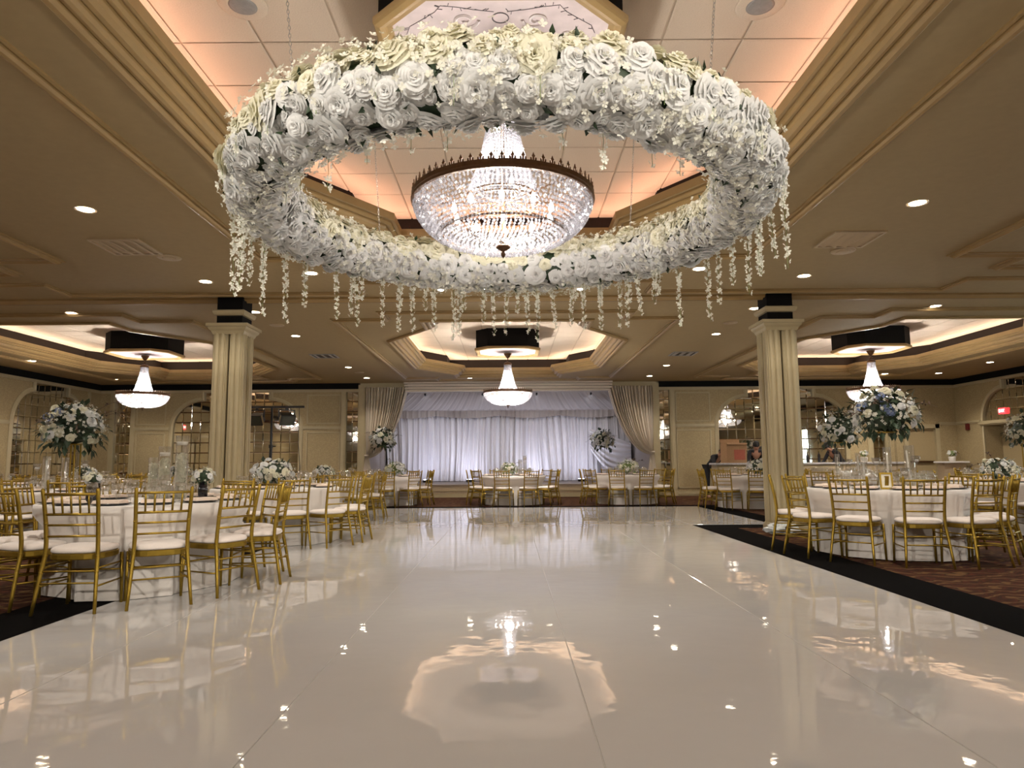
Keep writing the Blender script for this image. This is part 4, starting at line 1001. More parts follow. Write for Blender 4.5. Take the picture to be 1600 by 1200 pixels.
def tablecloth(r, angs, seed):
    # angs: (angle, radius of the seat front) of every chair pushed up to the cloth
    rnd = random.Random(seed); n = 240; b = MB(); ph = [rnd.uniform(0,6.28) for _ in range(4)]
    rings = []
    for rr in (0.0001, r*0.5, r*0.9, r-0.012): rings.append([(rr*math.cos(2*PI*k/n), rr*math.sin(2*PI*k/n), TH_+0.012) for k in range(n)])
    for j in range(20):
        t = j/19; row = []; z = (TH_+0.006)*(1-t)+0.012*t
        for k in range(n):
            a = 2*PI*k/n
            fo = 0.6*math.sin(11*a+ph[0]+0.6*math.sin(3*a))+0.4*math.sin(19*a+ph[1])+0.3*math.sin(29*a+ph[2])
            rr = r+0.004+0.072*t*fo*(0.35+0.65*t)+0.035*t; base = rr; wz = sm(0.70,0.53,z)
            for (q, f) in angs:
                d = (a-q+PI) % (2*PI)-PI
                if abs(d) > 0.8: continue
                lat = abs((f-0.022)*math.tan(d)); lim = (f-0.022)/math.cos(d)+max(0, lat-0.245)*2.2+0.006*fo
                rr = min(rr, base+(min(base, lim)-base)*wz)
            row.append((rr*math.cos(a), rr*math.sin(a), z))
        rings.append(row)
    vs = [p for row in rings for p in row]
    b.add(vs, [(j*n+k, j*n+(k+1)%n, (j+1)*n+(k+1)%n, (j+1)*n+k) for j in range(len(rings)-1) for k in range(n)])
    return b
tt = MB(); tt.lathe([(0.0,TH_-0.03),(0.84,TH_-0.03),(0.85,TH_-0.02),(0.85,TH_),(0.0,TH_)], 40); ttop_me = tt.mesh('tabletop', 'stage_front')
tl = MB(); tl.tube([(0.42,0,0.0),(0.40,0,TH_-0.03)],0.016,6); tleg_me = tl.mesh('leg', 'black_plastic')
gp = MB(); gp.lathe([(0.036,0.0),(0.036,0.003),(0.006,0.008),(0.004,0.05),(0.005,0.085),(0.024,0.105),(0.038,0.135),(0.040,0.16),(0.033,0.205),(0.031,0.205),(0.037,0.16),(0.034,0.135),(0.018,0.108),(0.0,0.100)], 14)
glass_me = gp.mesh('wine_glass', 'glass', True)
gq = MB(); gq.lathe([(0.036,0.0),(0.036,0.003),(0.007,0.010),(0.005,0.05),(0.03,0.075),(0.044,0.11),(0.046,0.14),(0.040,0.175),(0.038,0.175),(0.043,0.14),(0.040,0.11),(0.02,0.08),(0.0,0.074)], 14)
goblet_me = gq.mesh('water_goblet', 'glass', True)
cp = MB(); cp.lathe([(0.0,0.0),(0.10,0.0),(0.15,0.012),(0.156,0.014),(0.153,0.017),(0.105,0.006),(0.0,0.005)], 28); charger_me = cp.mesh('charger_plate', 'charger_black', True)
def napkin_mesh():
    b = MB()
    for k, (x, y, z0, h) in enumerate(((0.115,0.075,0.0,0.008),(0.112,0.072,0.008,0.008),(0.108,0.068,0.016,0.009))): b.bbox(-x,x,-y,y,z0,z0+h,0.003)
    return b.mesh('napkin', 'napkin')
napkin_me = napkin_mesh()
SEATS = []
# where centrepieces stand: no glass is set inside these circles
OBST = [(-3.33,6.62,0.06),(-3.20,6.56,0.07),(-3.07,6.62,0.075),(-3.10,6.40,0.06),(-2.86,6.62,0.16),(-3.78,6.45,0.13),(4.42,8.30,0.06),(4.68,8.30,0.08),(4.30,8.62,0.06),(4.33,8.38,0.07),(4.80,8.38,0.07),(4.57,8.22,0.07),(4.27,8.06,0.13),
        (-6.25,9.55,0.06),(-5.95,9.48,0.06),(-6.42,9.62,0.07),(-5.76,9.6,0.07),(6.40,13.85,0.06),(6.80,13.85,0.06),(6.62,13.8,0.07),(4.56,8.55,0.14),(-6.03,9.75,0.14),(6.58,14.1,0.14),(10.55,14.4,0.14),
        (-3.40,10.2,0.38),(-3.75,14.3,0.30),(0.27,18.82,0.06),(0.40,18.95,0.06),(-3.05,18.85,0.36),(3.15,18.87,0.36),(5.92,16.88,0.36),(7.50,10.9,0.33),(-0.02,18.9,0.32),(-6.7,14.4,0.32),(-9.25,12.3,0.34),(-9.6,16.0,0.32)]
def table(k):
    x, y, r, near, ng, desc, spots = TABLES[k]
    gen = spots is None
    if gen:
        o = {'L2':0.2,'R4':0.1}.get(k, 0.31*len(k)+x); spots = []
        for q in range(10):
            a = o+2*PI*q/10; spots.append((x+1.25*math.cos(a), y+1.25*math.sin(a)))
    angs = []; fronts = []; plates = []
    for (px, py) in spots:
        if any(math.hypot(px-a, py-c) < 0.62 for a, c in COLS): continue
        a = math.atan2(py-y, px-x); D = math.hypot(px-x, py-y); sc_ = (x+(D-0.26)*math.cos(a), y+(D-0.26)*math.sin(a))
        hit = lambda lim_: any(math.hypot(sc_[0]-q[0], sc_[1]-q[1]) < lim_ for q in SEATS)
        if gen and hit(0.49): continue
        k_ = 0
        while not gen and hit(0.445) and k_ < 7:                     # ease a measured chair outwards until its seat is clear of its neighbour
            D += 0.02; k_ += 1; sc_ = (x+(D-0.26)*math.cos(a), y+(D-0.26)*math.sin(a)); px, py = x+D*math.cos(a), y+D*math.sin(a)
        if hit(0.36): continue
        SEATS.append(sc_); angs.append(a); fronts.append((a, D-0.47))
        chair(px, py, a+PI/2, k, near)
    t = thing('round_table', 'round folding table hidden under the white cloth of %s' % desc, 'table', (x,y,0), 0, 'round banquet tables')
    link('tabletop', ttop_me, t)
    for q in range(4): link('leg', tleg_me, t, (0,0,0), (0,0,q*PI/2+0.4))
    c = obj('tablecloth', tablecloth(r, fronts, k), 'linen', None, True, (x,y,0)); tag(c, 'floor-length white tablecloth on %s' % desc, 'tablecloth', 'white tablecloths')
    zt = TH_+0.0125; glasses = []
    for i, a in enumerate(angs):
        ca, sa = math.cos(a), math.sin(a)
        if any(math.hypot(0.70*ca-q[0], 0.70*sa-q[1]) < 0.318 for q in plates): continue
        plates.append((0.70*ca, 0.70*sa))
        p = link('charger_plate', charger_me, None, (x+0.70*ca, y+0.70*sa, zt)); p['category'] = 'plate'; PL.setdefault(k, []).append(p)
        nrot = a+PI/2+random.uniform(-.1,.1)
        q = link('napkin', napkin_me, None, (x+0.71*ca, y+0.71*sa, zt+0.0175), (0,0,nrot)); q['category'] = 'napkin'; NP.setdefault(k, []).append(q)
        for j in range(ng):
            aa = a+(0.16,-0.10,0.04)[j]; rr = (0.47,0.50,0.38)[j]
            gx, gy = x+rr*math.cos(aa), y+rr*math.sin(aa)
            if any(math.hypot(gx-q[0], gy-q[1]) < q[2]+0.048 for q in OBST) or any(math.hypot(gx-q[0], gy-q[1]) < 0.095 for q in glasses): continue
            glasses.append((gx, gy))
            gl = link('wine_glass' if j != 1 else 'water_goblet', glass_me if j != 1 else goblet_me, None, (x+rr*math.cos(aa), y+rr*math.sin(aa), zt))
            gl['category'] = 'glass'; GL.setdefault((k, j == 1), []).append(gl)
PL, NP, GL = {}, {}, {}
for k in TABLES: table(k)
def by_bearing(lst): return sorted(lst, key=lambda o: bearing(o.location.x, o.location.y))
for k, lst in CHAIRS.items():
    for i, o in enumerate(by_bearing(lst)): o['label'] = 'gold chair with white cushion, %s from left at %s' % (ordn(i), TABLES[k][5]); o['group'] = 'gold chiavari chairs'
for k, lst in PL.items():
    for i, o in enumerate(by_bearing(lst)): o['label'] = 'black charger plate, %s from left on %s' % (ordn(i), TABLES[k][5]); o['group'] = 'black charger plates'
for k, lst in NP.items():
    for i, o in enumerate(by_bearing(lst)): o['label'] = 'folded beige napkin, %s from left on %s' % (ordn(i), TABLES[k][5]); o['group'] = 'folded napkins'
for (k, gob), lst in GL.items():
    for i, o in enumerate(by_bearing(lst)): o['label'] = '%s, %s from left on %s' % ('clear rounded water goblet' if gob else 'clear stemmed wine glass', ordn(i), TABLES[k][5]); o['group'] = 'water goblets' if gob else 'wine glasses'

# ------------------------------------------------------------------ centrepieces
ZT = TH_+0.013
def bouquet(t, zc, rx, rz, n, size, seed, leaves=160, blue=0, green='leaf', droop=0.3, twigs=0, col=None, zmin=-9):
    rnd = random.Random(seed); n_done = 0; pts = []
    for _ in range(n*30):
        if n_done >= n: break
        u = rnd.uniform(-0.55,1); a = rnd.uniform(0,2*PI); s_ = math.sqrt(max(0,1-u*u)); nn = Vector((s_*math.cos(a), s_*math.sin(a), u)); rr = rnd.uniform(0.78,1.0)
        p = Vector((nn.x*rx*rr, nn.y*rx*rr, zc+nn.z*rz*rr))
        if any((p-q).length < size*1.35 for q in pts): continue
        pts.append(p); n_done += 1; c_ = col or rnd.choice(('rose_white','rose_white','rose_cream'))
        kind = rnd.random(); me = SROSE[c_][rnd.randrange(2)] if size < 0.045 else ROSE[c_][rnd.choice((0,1,2,3))]
        link('rose', me, t, p, orient((nn+Vector((0,0,0.15))).normalized(), rnd.uniform(0,6)).to_euler(), size*rnd.uniform(0.75,1.15))
    b = MB()
    for _ in range(leaves):
        u = rnd.uniform(-0.8,1); a = rnd.uniform(0,2*PI); s_ = math.sqrt(max(0,1-u*u)); nn = Vector((s_*math.cos(a), s_*math.sin(a), u)); rr = rnd.uniform(0.45,1.06)
        leaf_shape(b, (nn.x*rx*rr, nn.y*rx*rr, zc+nn.z*rz*rr-0.02), nn+Vector((rnd.uniform(-.6,.6),rnd.uniform(-.6,.6),rnd.uniform(-.7,.3)-droop*(u < 0))), (0,0,1), rx*rnd.uniform(0.22,0.42), rx*rnd.uniform(0.06,0.11))
    b.lathe([(0.0,zc-rz*0.6),(rx*0.5,zc-rz*0.45),(rx*0.66,zc),(rx*0.5,zc+rz*0.5),(0.0,zc+rz*0.68)], 10)
    b.v = [(q[0], q[1], max(q[2], zmin)) for q in b.v]
    if zmin > -1: b.v = [(q[0]*min(1, rx*1.12/max(1e-6, math.hypot(q[0], q[1]))), q[1]*min(1, rx*1.12/max(1e-6, math.hypot(q[0], q[1]))), q[2]) for q in b.v]
    obj('foliage', b, green, t, kind='stuff')
    b = MB()
    for _ in range(int(leaves*1.1)):
        u = rnd.uniform(-0.5,1); a = rnd.uniform(0,2*PI); s_ = math.sqrt(max(0,1-u*u)); nn = Vector((s_*math.cos(a), s_*math.sin(a), u)); rr = rnd.uniform(0.85,1.06)
        floret(b, (nn.x*rx*rr, nn.y*rx*rr, zc+nn.z*rz*rr), nn, size*0.36, rnd)
    obj('filler_blossoms', b, 'blossom', t, kind='stuff')
    for k in range(blue):
        a = rnd.uniform(0,2*PI) if k else -2.2; u = rnd.uniform(-0.2,0.7); s_ = math.sqrt(1-u*u); cpt = Vector((s_*math.cos(a)*rx*0.92, s_*math.sin(a)*rx*0.92, zc+u*rz*0.92)); b = MB()
        for _ in range(26):
            d = Vector((rnd.gauss(0,1),rnd.gauss(0,1),rnd.gauss(0,1))).normalized(); floret(b, cpt+d*size*0.9, d, size*0.34, rnd)
        obj('hydrangea', b, 'blue_petal', t)
    for k in range(twigs):
        a = rnd.uniform(0,2*PI); b = MB(); d = Vector((math.cos(a), math.sin(a), rnd.uniform(0.1,0.9))); p0 = Vector((0,0,zc)); pts_ = [p0+d*rx*q+Vector((0,0,-0.25*rx*max(0,q-0.8)**2*3)) for q in (0.4,0.8,1.15,1.5)]
        b.tube(pts_, 0.003, 4)
        for q in range(10):
            m_ = pts_[1+q % 2].lerp(pts_[2+q % 2], rnd.random()); leaf_shape(b, m_, Vector((rnd.uniform(-1,1),rnd.uniform(-1,1),rnd.uniform(-.5,.8))), (0,0,1), 0.05, 0.013)
        obj('sprig', b, 'twig', t)
def tall_stand(t, h, r, m_='acrylic', w_=0.011):
    for k in range(4):
        a = PI/4+PI/2*k; b = MB(); b.tube([(r*math.cos(a), r*math.sin(a), 0.006),(r*math.cos(a)*0.95, r*math.sin(a)*0.95, h)], w_, 6); obj('stand_rod', b, m_, t)
    b = MB(); b.lathe([(r*1.25,0),(r*1.25,0.008),(0,0.008)], 20); obj('stand_base', b, m_, t)
    b = MB(); b.lathe([(0,h-0.004),(r*1.15,h-0.004),(r*1.15,h+0.01),(0,h+0.01)], 20); obj('stand_top', b, 'gold_metal', t)
def tall_bouquet(x, y, z0, h, rx, rz, n, size, seed, lab, blue=0, twigs=0, leaves=170, m_='acrylic', green='leaf'):
    t = thing('tall_flower_stand', lab, 'flowers', (x,y,z0), 0, 'tall flower arrangements')
    tall_stand(t, h, 0.10, m_); bouquet(t, h+rz*0.62, rx, rz, n, size, seed, leaves, blue, green, 0.5, twigs)
    return t
tall_bouquet(4.56, 8.55, ZT, 0.66, 0.37, 0.34, 34, 0.062, 1, 'tall white and blue bouquet on clear rods, front right table', 5, 7, 230)
tall_bouquet(-6.03, 9.75, ZT, 0.62, 0.40, 0.36, 44, 0.062, 2, 'tall white rose bouquet on gold rods, far left table', 2, 6, 220, 'gold_metal')
tall_bouquet(6.58, 14.1, ZT, 0.68, 0.42, 0.42, 32, 0.068, 3, 'tall white bouquet beside the right column', 0, 5, 190)
tall_bouquet(10.55, 14.4, ZT, 0.70, 0.38, 0.36, 26, 0.065, 4, 'tall white bouquet at the right edge by the wall', 0, 3, 170, 'gold_metal')
tall_bouquet(-3.95, 21.95, 0.0, 1.62, 0.42, 0.36, 26, 0.085, 5, 'white bouquet with twigs standing before the left stage drape', 0, 10, 150)
tall_bouquet(3.23, 24.6, 0.41, 1.20, 0.42, 0.40, 26, 0.085, 6, 'round white and green bouquet on the stage right', 0, 3, 190)
def low_bouquet(x, y, rx, n, size, seed, lab, green='leaf', twigs=0):
    t = thing('low_centrepiece', lab, 'flowers', (x,y,ZT), 0, 'low flower centrepieces')
    b = MB(); b.lathe([(0.05,0),(0.07,0.005),(0.085,0.06),(0.075,0.09),(0.0,0.085)], 16); obj('bowl', b, 'acrylic', t, True)
    bouquet(t, 0.05+rx*0.55, rx, rx*0.62, n, size, seed, 110, 0, green, 0.0, twigs, None, 0.004)
low_bouquet(-3.40, 10.2, 0.30, 30, 0.055, 11, 'low white rose centrepiece on the left table before the column')
low_bouquet(-3.75, 14.3, 0.22, 16, 0.05, 12, 'small white centrepiece on the left table nearest the stage')
low_bouquet(-3.05, 18.85, 0.28, 18, 0.06, 13, 'low white centrepiece on the left stage-front table', 'leaf_pale', 2)
low_bouquet(3.15, 18.87, 0.28, 22, 0.06, 14, 'low greenish white centrepiece on the right stage-front table', 'leaf_pale', 3)
low_bouquet(5.92, 16.88, 0.28, 18, 0.06, 15, 'low white rose centrepiece on the table before the waiters')
low_bouquet(7.50, 10.9, 0.26, 14, 0.055, 16, 'low white centrepiece on the table behind the front right one', 'leaf', 3)
low_bouquet(-0.02, 18.9, 0.24, 12, 0.055, 17, 'low white centrepiece on the middle stage-front table', 'leaf_pale', 2)
low_bouquet(-6.7, 14.4, 0.24, 14, 0.055, 18, 'low white centrepiece behind the left column')
low_bouquet(-9.25, 12.3, 0.28, 16, 0.055, 19, 'white centrepiece at the far left edge')
low_bouquet(-9.6, 16.0, 0.24, 12, 0.055, 20, 'white centrepiece by the left mirrors')
# cylinder vases with submerged orchids and floating candles on the front left table
def cyl_vase(x, y, r, h, lab, fl, seed, candle=True):
    rnd = random.Random(seed); t = thing('cylinder_vase', lab, 'vase', (x,y,ZT), 0, 'clear cylinder vases')
    b = MB(); b.lathe([(0,0),(r,0),(r,h),(r-0.004,h),(r-0.004,0.012),(0,0.012)], 28); obj('glass_wall', b, 'glass', t, True)
    if fl:
        b = MB()
        for _ in range(int(260*fl/0.4)):
            a = rnd.uniform(0,6.28); rr = rnd.uniform(0,r*0.72); z = rnd.uniform(0.03,fl); floret(b, (rr*math.cos(a), rr*math.sin(a), z), (math.cos(a), math.sin(a), rnd.uniform(-.3,.8)), 0.028, rnd)
        obj('orchid_blossoms', b, 'rose_cream', t, kind='stuff')
        b = MB(); b.tube([(0,0,0.013),(0.01,0,fl*0.5),(-0.01,0.01,fl)],0.004,5)
        for k in range(5): leaf_shape(b, (0,0,0.03+0.03*k), (math.cos(k*2),math.sin(k*2),1.2), (0,0,1), 0.10, 0.015)
        obj('stem', b, 'leaf_pale', t)
    if candle:
        b = MB(); b.lathe([(0,h-0.09),(r*0.7,h-0.088),(r*0.82,h-0.07),(r*0.78,h-0.055),(0,h-0.055)], 20); b.tube([(0,0,h-0.056),(0,0,h-0.04)],0.002,4); obj('floating_candle', b, 'white_wax', t, True)
cyl_vase(-3.33, 6.62, 0.045, 0.40, 'shortest clear cylinder of submerged orchids, front left table', 0.33, 1, False)
cyl_vase(-3.20, 6.56, 0.055, 0.50, 'middle-height clear cylinder of orchids with candle, front left table', 0.38, 2)
cyl_vase(-3.07, 6.62, 0.058, 0.60, 'tallest clear cylinder of orchids with candle, front left table', 0.42, 3)
cyl_vase(-3.10, 6.40, 0.042, 0.24, 'small clear candle cylinder before the tall orchid vases', 0.0, 4)
cyl_vase(0.27, 18.82, 0.05, 0.42, 'clear candle cylinder left of two on the middle stage-front table', 0.0, 5)
cyl_vase(0.40, 18.95, 0.05, 0.52, 'taller clear candle cylinder on the middle stage-front table', 0.0, 6)
low = thing('orchid_cluster', 'dark vase of white buds beside the tallest orchid cylinder', 'flowers', (-2.86,6.62,ZT))
b = MB(); b.lathe([(0.03,0),(0.04,0.01),(0.045,0.1),(0.03,0.17),(0.0,0.165)], 14); obj('dark_vase', b, 'wine_dark', low, True)
bouquet(low, 0.22, 0.11, 0.09, 14, 0.032, 31, 40, 0, 'leaf', 0.2, 1)
t = thing('dark_vase', 'black vase of pale pink flowers on the front left table', 'vase', (-3.78,6.45,ZT))
b = MB(); b.lathe([(0.055,0),(0.06,0.01),(0.06,0.15),(0.052,0.17),(0.0,0.165)], 18); obj('body', b, 'wine_dark', t, True)
bouquet(t, 0.21, 0.085, 0.06, 9, 0.035, 32, 16, 0, 'leaf', 0.2, 0)
# candles on the tall-bouquet tables
def hurricane(x, y, r, h, th_, lean, lab, m_='white_wax'):
    t = thing('taper_candle_holder', lab, 'candle', (x,y,ZT), 0, 'tall candle holders')
    b = MB(); b.lathe([(0,0),(r,0),(r,h),(r-0.003,h),(r-0.003,0.01),(0,0.01)], 22); obj('glass_wall', b, 'glass', t, True)
    b = MB(); b.tube([(0,0,0.011),(lean,0,th_)], [0.011,0.010], 8); b.tube([(lean,0,th_),(lean,0,th_+0.012)],0.0015,4); obj('taper', b, m_, t, True)
def goblet_holder(x, y, h, lab):
    t = thing('goblet_candle_holder', lab, 'candle', (x,y,ZT), 0, 'stemmed candle holders')
    b = MB(); b.lathe([(0.045,0),(0.04,0.006),(0.01,0.02),(0.008,h-0.10),(0.02,h-0.085),(0.045,h-0.05),(0.052,h),(0.049,h),(0.042,h-0.05),(0.0,h-0.075)], 20); obj('stem_bowl', b, 'acrylic', t, True)
    b = MB(); b.lathe([(0.0,h-0.070),(0.028,h-0.068),(0.028,h-0.045),(0,h-0.043)], 14); obj('tealight', b, 'white_wax', t, True)
hurricane(4.42, 8.30, 0.045, 0.48, 0.42, 0.0, 'clear cylinder with straight white taper, front right table')
hurricane(4.68, 8.30, 0.055, 0.50, 0.44, -0.03, 'clear cylinder with leaning white taper, front right table')
hurricane(4.30, 8.62, 0.04, 0.36, 0.30, 0.0, 'shorter clear taper cylinder behind the framed number')
goblet_holder(4.33, 8.38, 0.36, 'tall stemmed candle holder left of the tapers, front right table')
goblet_holder(4.80, 8.38, 0.38, 'tall stemmed candle holder right of the tapers, front right table')
goblet_holder(4.57, 8.22, 0.24, 'short stemmed candle holder between the tapers')
hurricane(-6.25, 9.55, 0.045, 0.46, 0.40, 0.0, 'left clear taper cylinder under the far left bouquet')
hurricane(-5.95, 9.48, 0.045, 0.44, 0.38, 0.01, 'right clear taper cylinder under the far left bouquet')
goblet_holder(-6.42, 9.62, 0.36, 'stemmed candle holder left under the far left bouquet')
goblet_holder(-5.76, 9.6, 0.40, 'stemmed candle holder right under the far left bouquet')
hurricane(6.40, 13.85, 0.045, 0.46, 0.40, 0.0, 'left taper cylinder beside the right column bouquet')
hurricane(6.80, 13.85, 0.045, 0.48, 0.42, 0.0, 'right taper cylinder beside the right column bouquet')
goblet_holder(6.62, 13.8, 0.36, 'stemmed candle holder beside the right column bouquet')
# framed table number
t = thing('table_number_frame', 'gold framed table number leaning on the front right table', 'sign', (4.27, 8.06, ZT), R(-14))
b = MB(); M_ = Matrix.Rotation(R(-10), 4, 'X')
for (a,c,d,e) in ((-0.068,-0.05,0,0.19),(0.05,0.068,0,0.19),(-0.05,0.05,0,0.02),(-0.05,0.05,0.17,0.19)): b.box(a,c,-0.008,0.008,d,e)
b.xf(M_); obj('frame', b, 'gold_metal', t)
b = MB(); b.box(-0.05,0.05,0.0,0.006,0.02,0.17); b.xf(M_); obj('card', b, 'paper', t)
b = MB(); b.box(-0.02,0.02,0.02,0.024,0.004,0.15); b.xf(Matrix.Rotation(R(18), 4, 'X')); obj('easel_back', b, 'gold_metal', t)
cu = bpy.data.curves.new('digit', 'FONT'); cu.body = '2'; cu.size = 0.09; cu.align_x = 'CENTER'; cu.align_y = 'CENTER'; cu.extrude = 0.0008; cu.materials.append(MATS['ink'])
text_mesh('digit', cu, t, (0, 0.015, 0.115), (R(80),0,0))

# ------------------------------------------------------------------ bar, waiters, stand, small things
bar = thing('bar_counter', 'long grey-topped bar counter behind the right tables', 'counter', (8.2, 19.6, 0))
b = MB(); b.bbox(-2.6,2.6,-0.34,0.34,1.0,1.05,0.012); obj('worktop', b, 'stone_top', bar)
b = MB(); b.box(-2.55,2.55,-0.28,0.30,0.0,1.0); obj('body', b, 'door_paint', bar)
for k in range(6):
    b = MB(); b.bbox(-2.5+0.84*k,-1.72+0.84*k,-0.30,-0.28,0.12,0.92,0.0); obj('front_panel', b, 'stage_front', bar)
box_ = thing('cardboard_box', 'brown cardboard box on the bar counter by the waiters', 'box', (6.20, 19.62, 1.05), 0.15)
b = MB(); b.box(-0.29,0.29,-0.2,0.2,0,0.55); obj('carton', b, 'cardboard', box_)
b = MB(); b.add([(-0.29,-0.2,0.55),(0.29,-0.2,0.55),(0.29,-0.27,0.50),(-0.29,-0.27,0.50)],[(0,1,2,3)]); b.add([(-0.29,0.2,0.55),(0.29,0.2,0.55),(0.29,0.23,0.66),(-0.29,0.23,0.66)],[(3,2,1,0)]); obj('flap', b, 'cardboard', box_)
b = MB(); b.box(-0.08,0.24,-0.203,-0.2,0.08,0.36); obj('printed_label', b, 'red_print', box_)
def bottle(x, lab, h=0.30, m_='wine_dark'):
    t = thing('bottle', lab, 'bottle', (x,19.75,1.05), 0, 'bottles on the bar counter')
    b = MB(); b.lathe([(0.0,0),(0.038,0.002),(0.038,h*0.6),(0.03,h*0.7),(0.014,h*0.78),(0.014,h*0.97),(0,h*0.98)], 12); obj('body', b, m_, t, True)
    b = MB(); b.lathe([(0.016,h*0.95),(0.016,h),(0,h)], 10); obj('cap', b, 'gold_metal', t)
bottle(8.05, 'dark bottle on the bar, left of three by the column'); bottle(8.30, 'dark bottle on the bar, middle of three by the column', 0.28); bottle(8.62, 'dark bottle on the bar, right of three by the column', 0.32)
def console(x, w_, lab, pot):
    t = thing('console_table', lab, 'table', (x, 22.55, 0))
    b = MB(); b.bbox(-w_/2,w_/2,-0.25,0.25,1.0,1.05,0.01); obj('top', b, 'white_pot', t)
    b = MB(); b.box(-w_/2+0.08,w_/2-0.08,-0.18,0.2,0,1.0); obj('body', b, 'stage_front', t)
    p = thing('potted_orchid', pot, 'plant', (x, 22.5, 1.05)); b = MB(); b.lathe([(0.06,0),(0.09,0.01),(0.11,0.13),(0.10,0.15),(0,0.14)], 14); obj('pot', b, 'white_pot', p, True)
    bouquet(p, 0.24, 0.15, 0.13, 8, 0.05, int(x*10), 24, 0, 'leaf_pale', 0.2, 1)
console(11.25, 0.95, 'white-topped console table left of the back door', 'white potted flowers on the console left of the back door')
console(14.05, 0.85, 'white-topped console table in the right back corner', 'white potted flowers on the corner console with a dark red accent')

def person(name, lab, root, ang, J, suit_from):
    # J: joints in local metres; one skinned body, clothes as children
    p = thing(name, lab, 'person', root, ang)
    def skin(nm, names, edges, rad, m_, grow=1.0):
        me = bpy.data.meshes.new(nm); idx = {n_: i for i, n_ in enumerate(names)}
        me.from_pydata([J[n_] for n_ in names], [(idx[a], idx[c]) for a, c in edges], []); me.materials.append(MATS[m_])
        o = link(nm, me, p); md = o.modifiers.new('skin', 'SKIN'); md.use_smooth_shade = True
        if not me.skin_vertices: pass
        for i, n_ in enumerate(names):
            v = me.skin_vertices[0].data[i]; r = rad[n_]*grow; v.radius = (r, r*0.85) ; v.use_root = (i == 0)
        o.modifiers.new('sub', 'SUBSURF').levels = 1; o.modifiers['sub'].render_levels = 2
        return o
    names = ['pelvis','waist','chest','neck','chin','head','crown','shL','elL','wrL','haL','fL','thL','shR','elR','wrR','haR','fR','thR','hipL','knL','anL','toL','hipR','knR','anR','toR','nose']
    edges = [('pelvis','waist'),('waist','chest'),('chest','neck'),('neck','chin'),('chin','head'),('head','crown'),('chin','nose'),
             ('chest','shL'),('shL','elL'),('elL','wrL'),('wrL','haL'),('haL','fL'),('wrL','thL'),('chest','shR'),('shR','elR'),('elR','wrR'),('wrR','haR'),('haR','fR'),('wrR','thR'),
             ('pelvis','hipL'),('hipL','knL'),('knL','anL'),('anL','toL'),('pelvis','hipR'),('hipR','knR'),('knR','anR'),('anR','toR')]
    rad = dict(pelvis=.13,waist=.125,chest=.145,neck=.055,chin=.07,head=.09,crown=.07,nose=.02,shL=.065,elL=.045,wrL=.03,haL=.035,fL=.018,thL=.014,shR=.065,elR=.045,wrR=.03,haR=.035,fR=.018,thR=.014,
               hipL=.09,knL=.06,anL=.042,toL=.04,hipR=.09,knR=.06,anR=.042,toR=.04)
    skin('body', names, edges, rad, 'skin')
    jn = ['waist','chest','neck','shL','elL','wrL','shR','elR','wrR','pelvis']; je = [('waist','chest'),('chest','neck'),('chest','shL'),('shL','elL'),('elL','wrL'),('chest','shR'),('shR','elR'),('elR','wrR'),('waist','pelvis')]
    skin('jacket', jn, je, rad, 'suit', 1.18)
    skin('trousers', ['pelvis','hipL','knL','anL','hipR','knR','anR'], [('pelvis','hipL'),('hipL','knL'),('knL','anL'),('pelvis','hipR'),('hipR','knR'),('knR','anR')], rad, 'suit', 1.2)
    H = Vector(J['head']); Cn = Vector(J['crown']); up = (Cn-Vector(J['chin'])).normalized(); fw = (Vector(J['nose'])-Vector(J['chin'])); fw = (fw-up*fw.dot(up)).normalized(); sd = up.cross(fw)
    def pt(a, c, d): return H+fw*a+sd*c+up*d
    b = MB(); vs = []; fs = []
    for j in range(6):
        th_ = j/5*PI*0.56
        for k in range(14):
            a = 2*PI*k/14; r = math.sin(th_)*0.108; fwd = math.cos(a)*r
            drop = -0.05 if (j == 5 and math.cos(a) < 0.3) else 0
            vs.append(pt(fwd-0.012, math.sin(a)*r*0.9, math.cos(th_)*0.115+0.02+drop))
    fs = [(j*14+k, j*14+(k+1)%14, (j+1)*14+(k+1)%14, (j+1)*14+k) for j in range(5) for k in range(14)]
    b.add(vs, fs); obj('hair', b, 'hair', p, True)
    for s_ in (-1,1):
        b = MB(); b.lathe([(0,-0.009),(0.009,0),(0,0.009)], 8, pt(0.083, s_*0.033, -0.005)); obj('eye', b, 'ink', p, True)
        b = MB(); b.lathe([(0,-0.03),(0.014,-0.012),(0.016,0.012),(0,0.03)], 7, pt(-0.005, s_*0.092, -0.02)); obj('ear', b, 'skin', p, True)
    b = MB(); b.tube([pt(0.074,-0.024,-0.067),pt(0.084,0,-0.07),pt(0.074,0.024,-0.067)],0.006,5); obj('mouth', b, 'red_print', p)
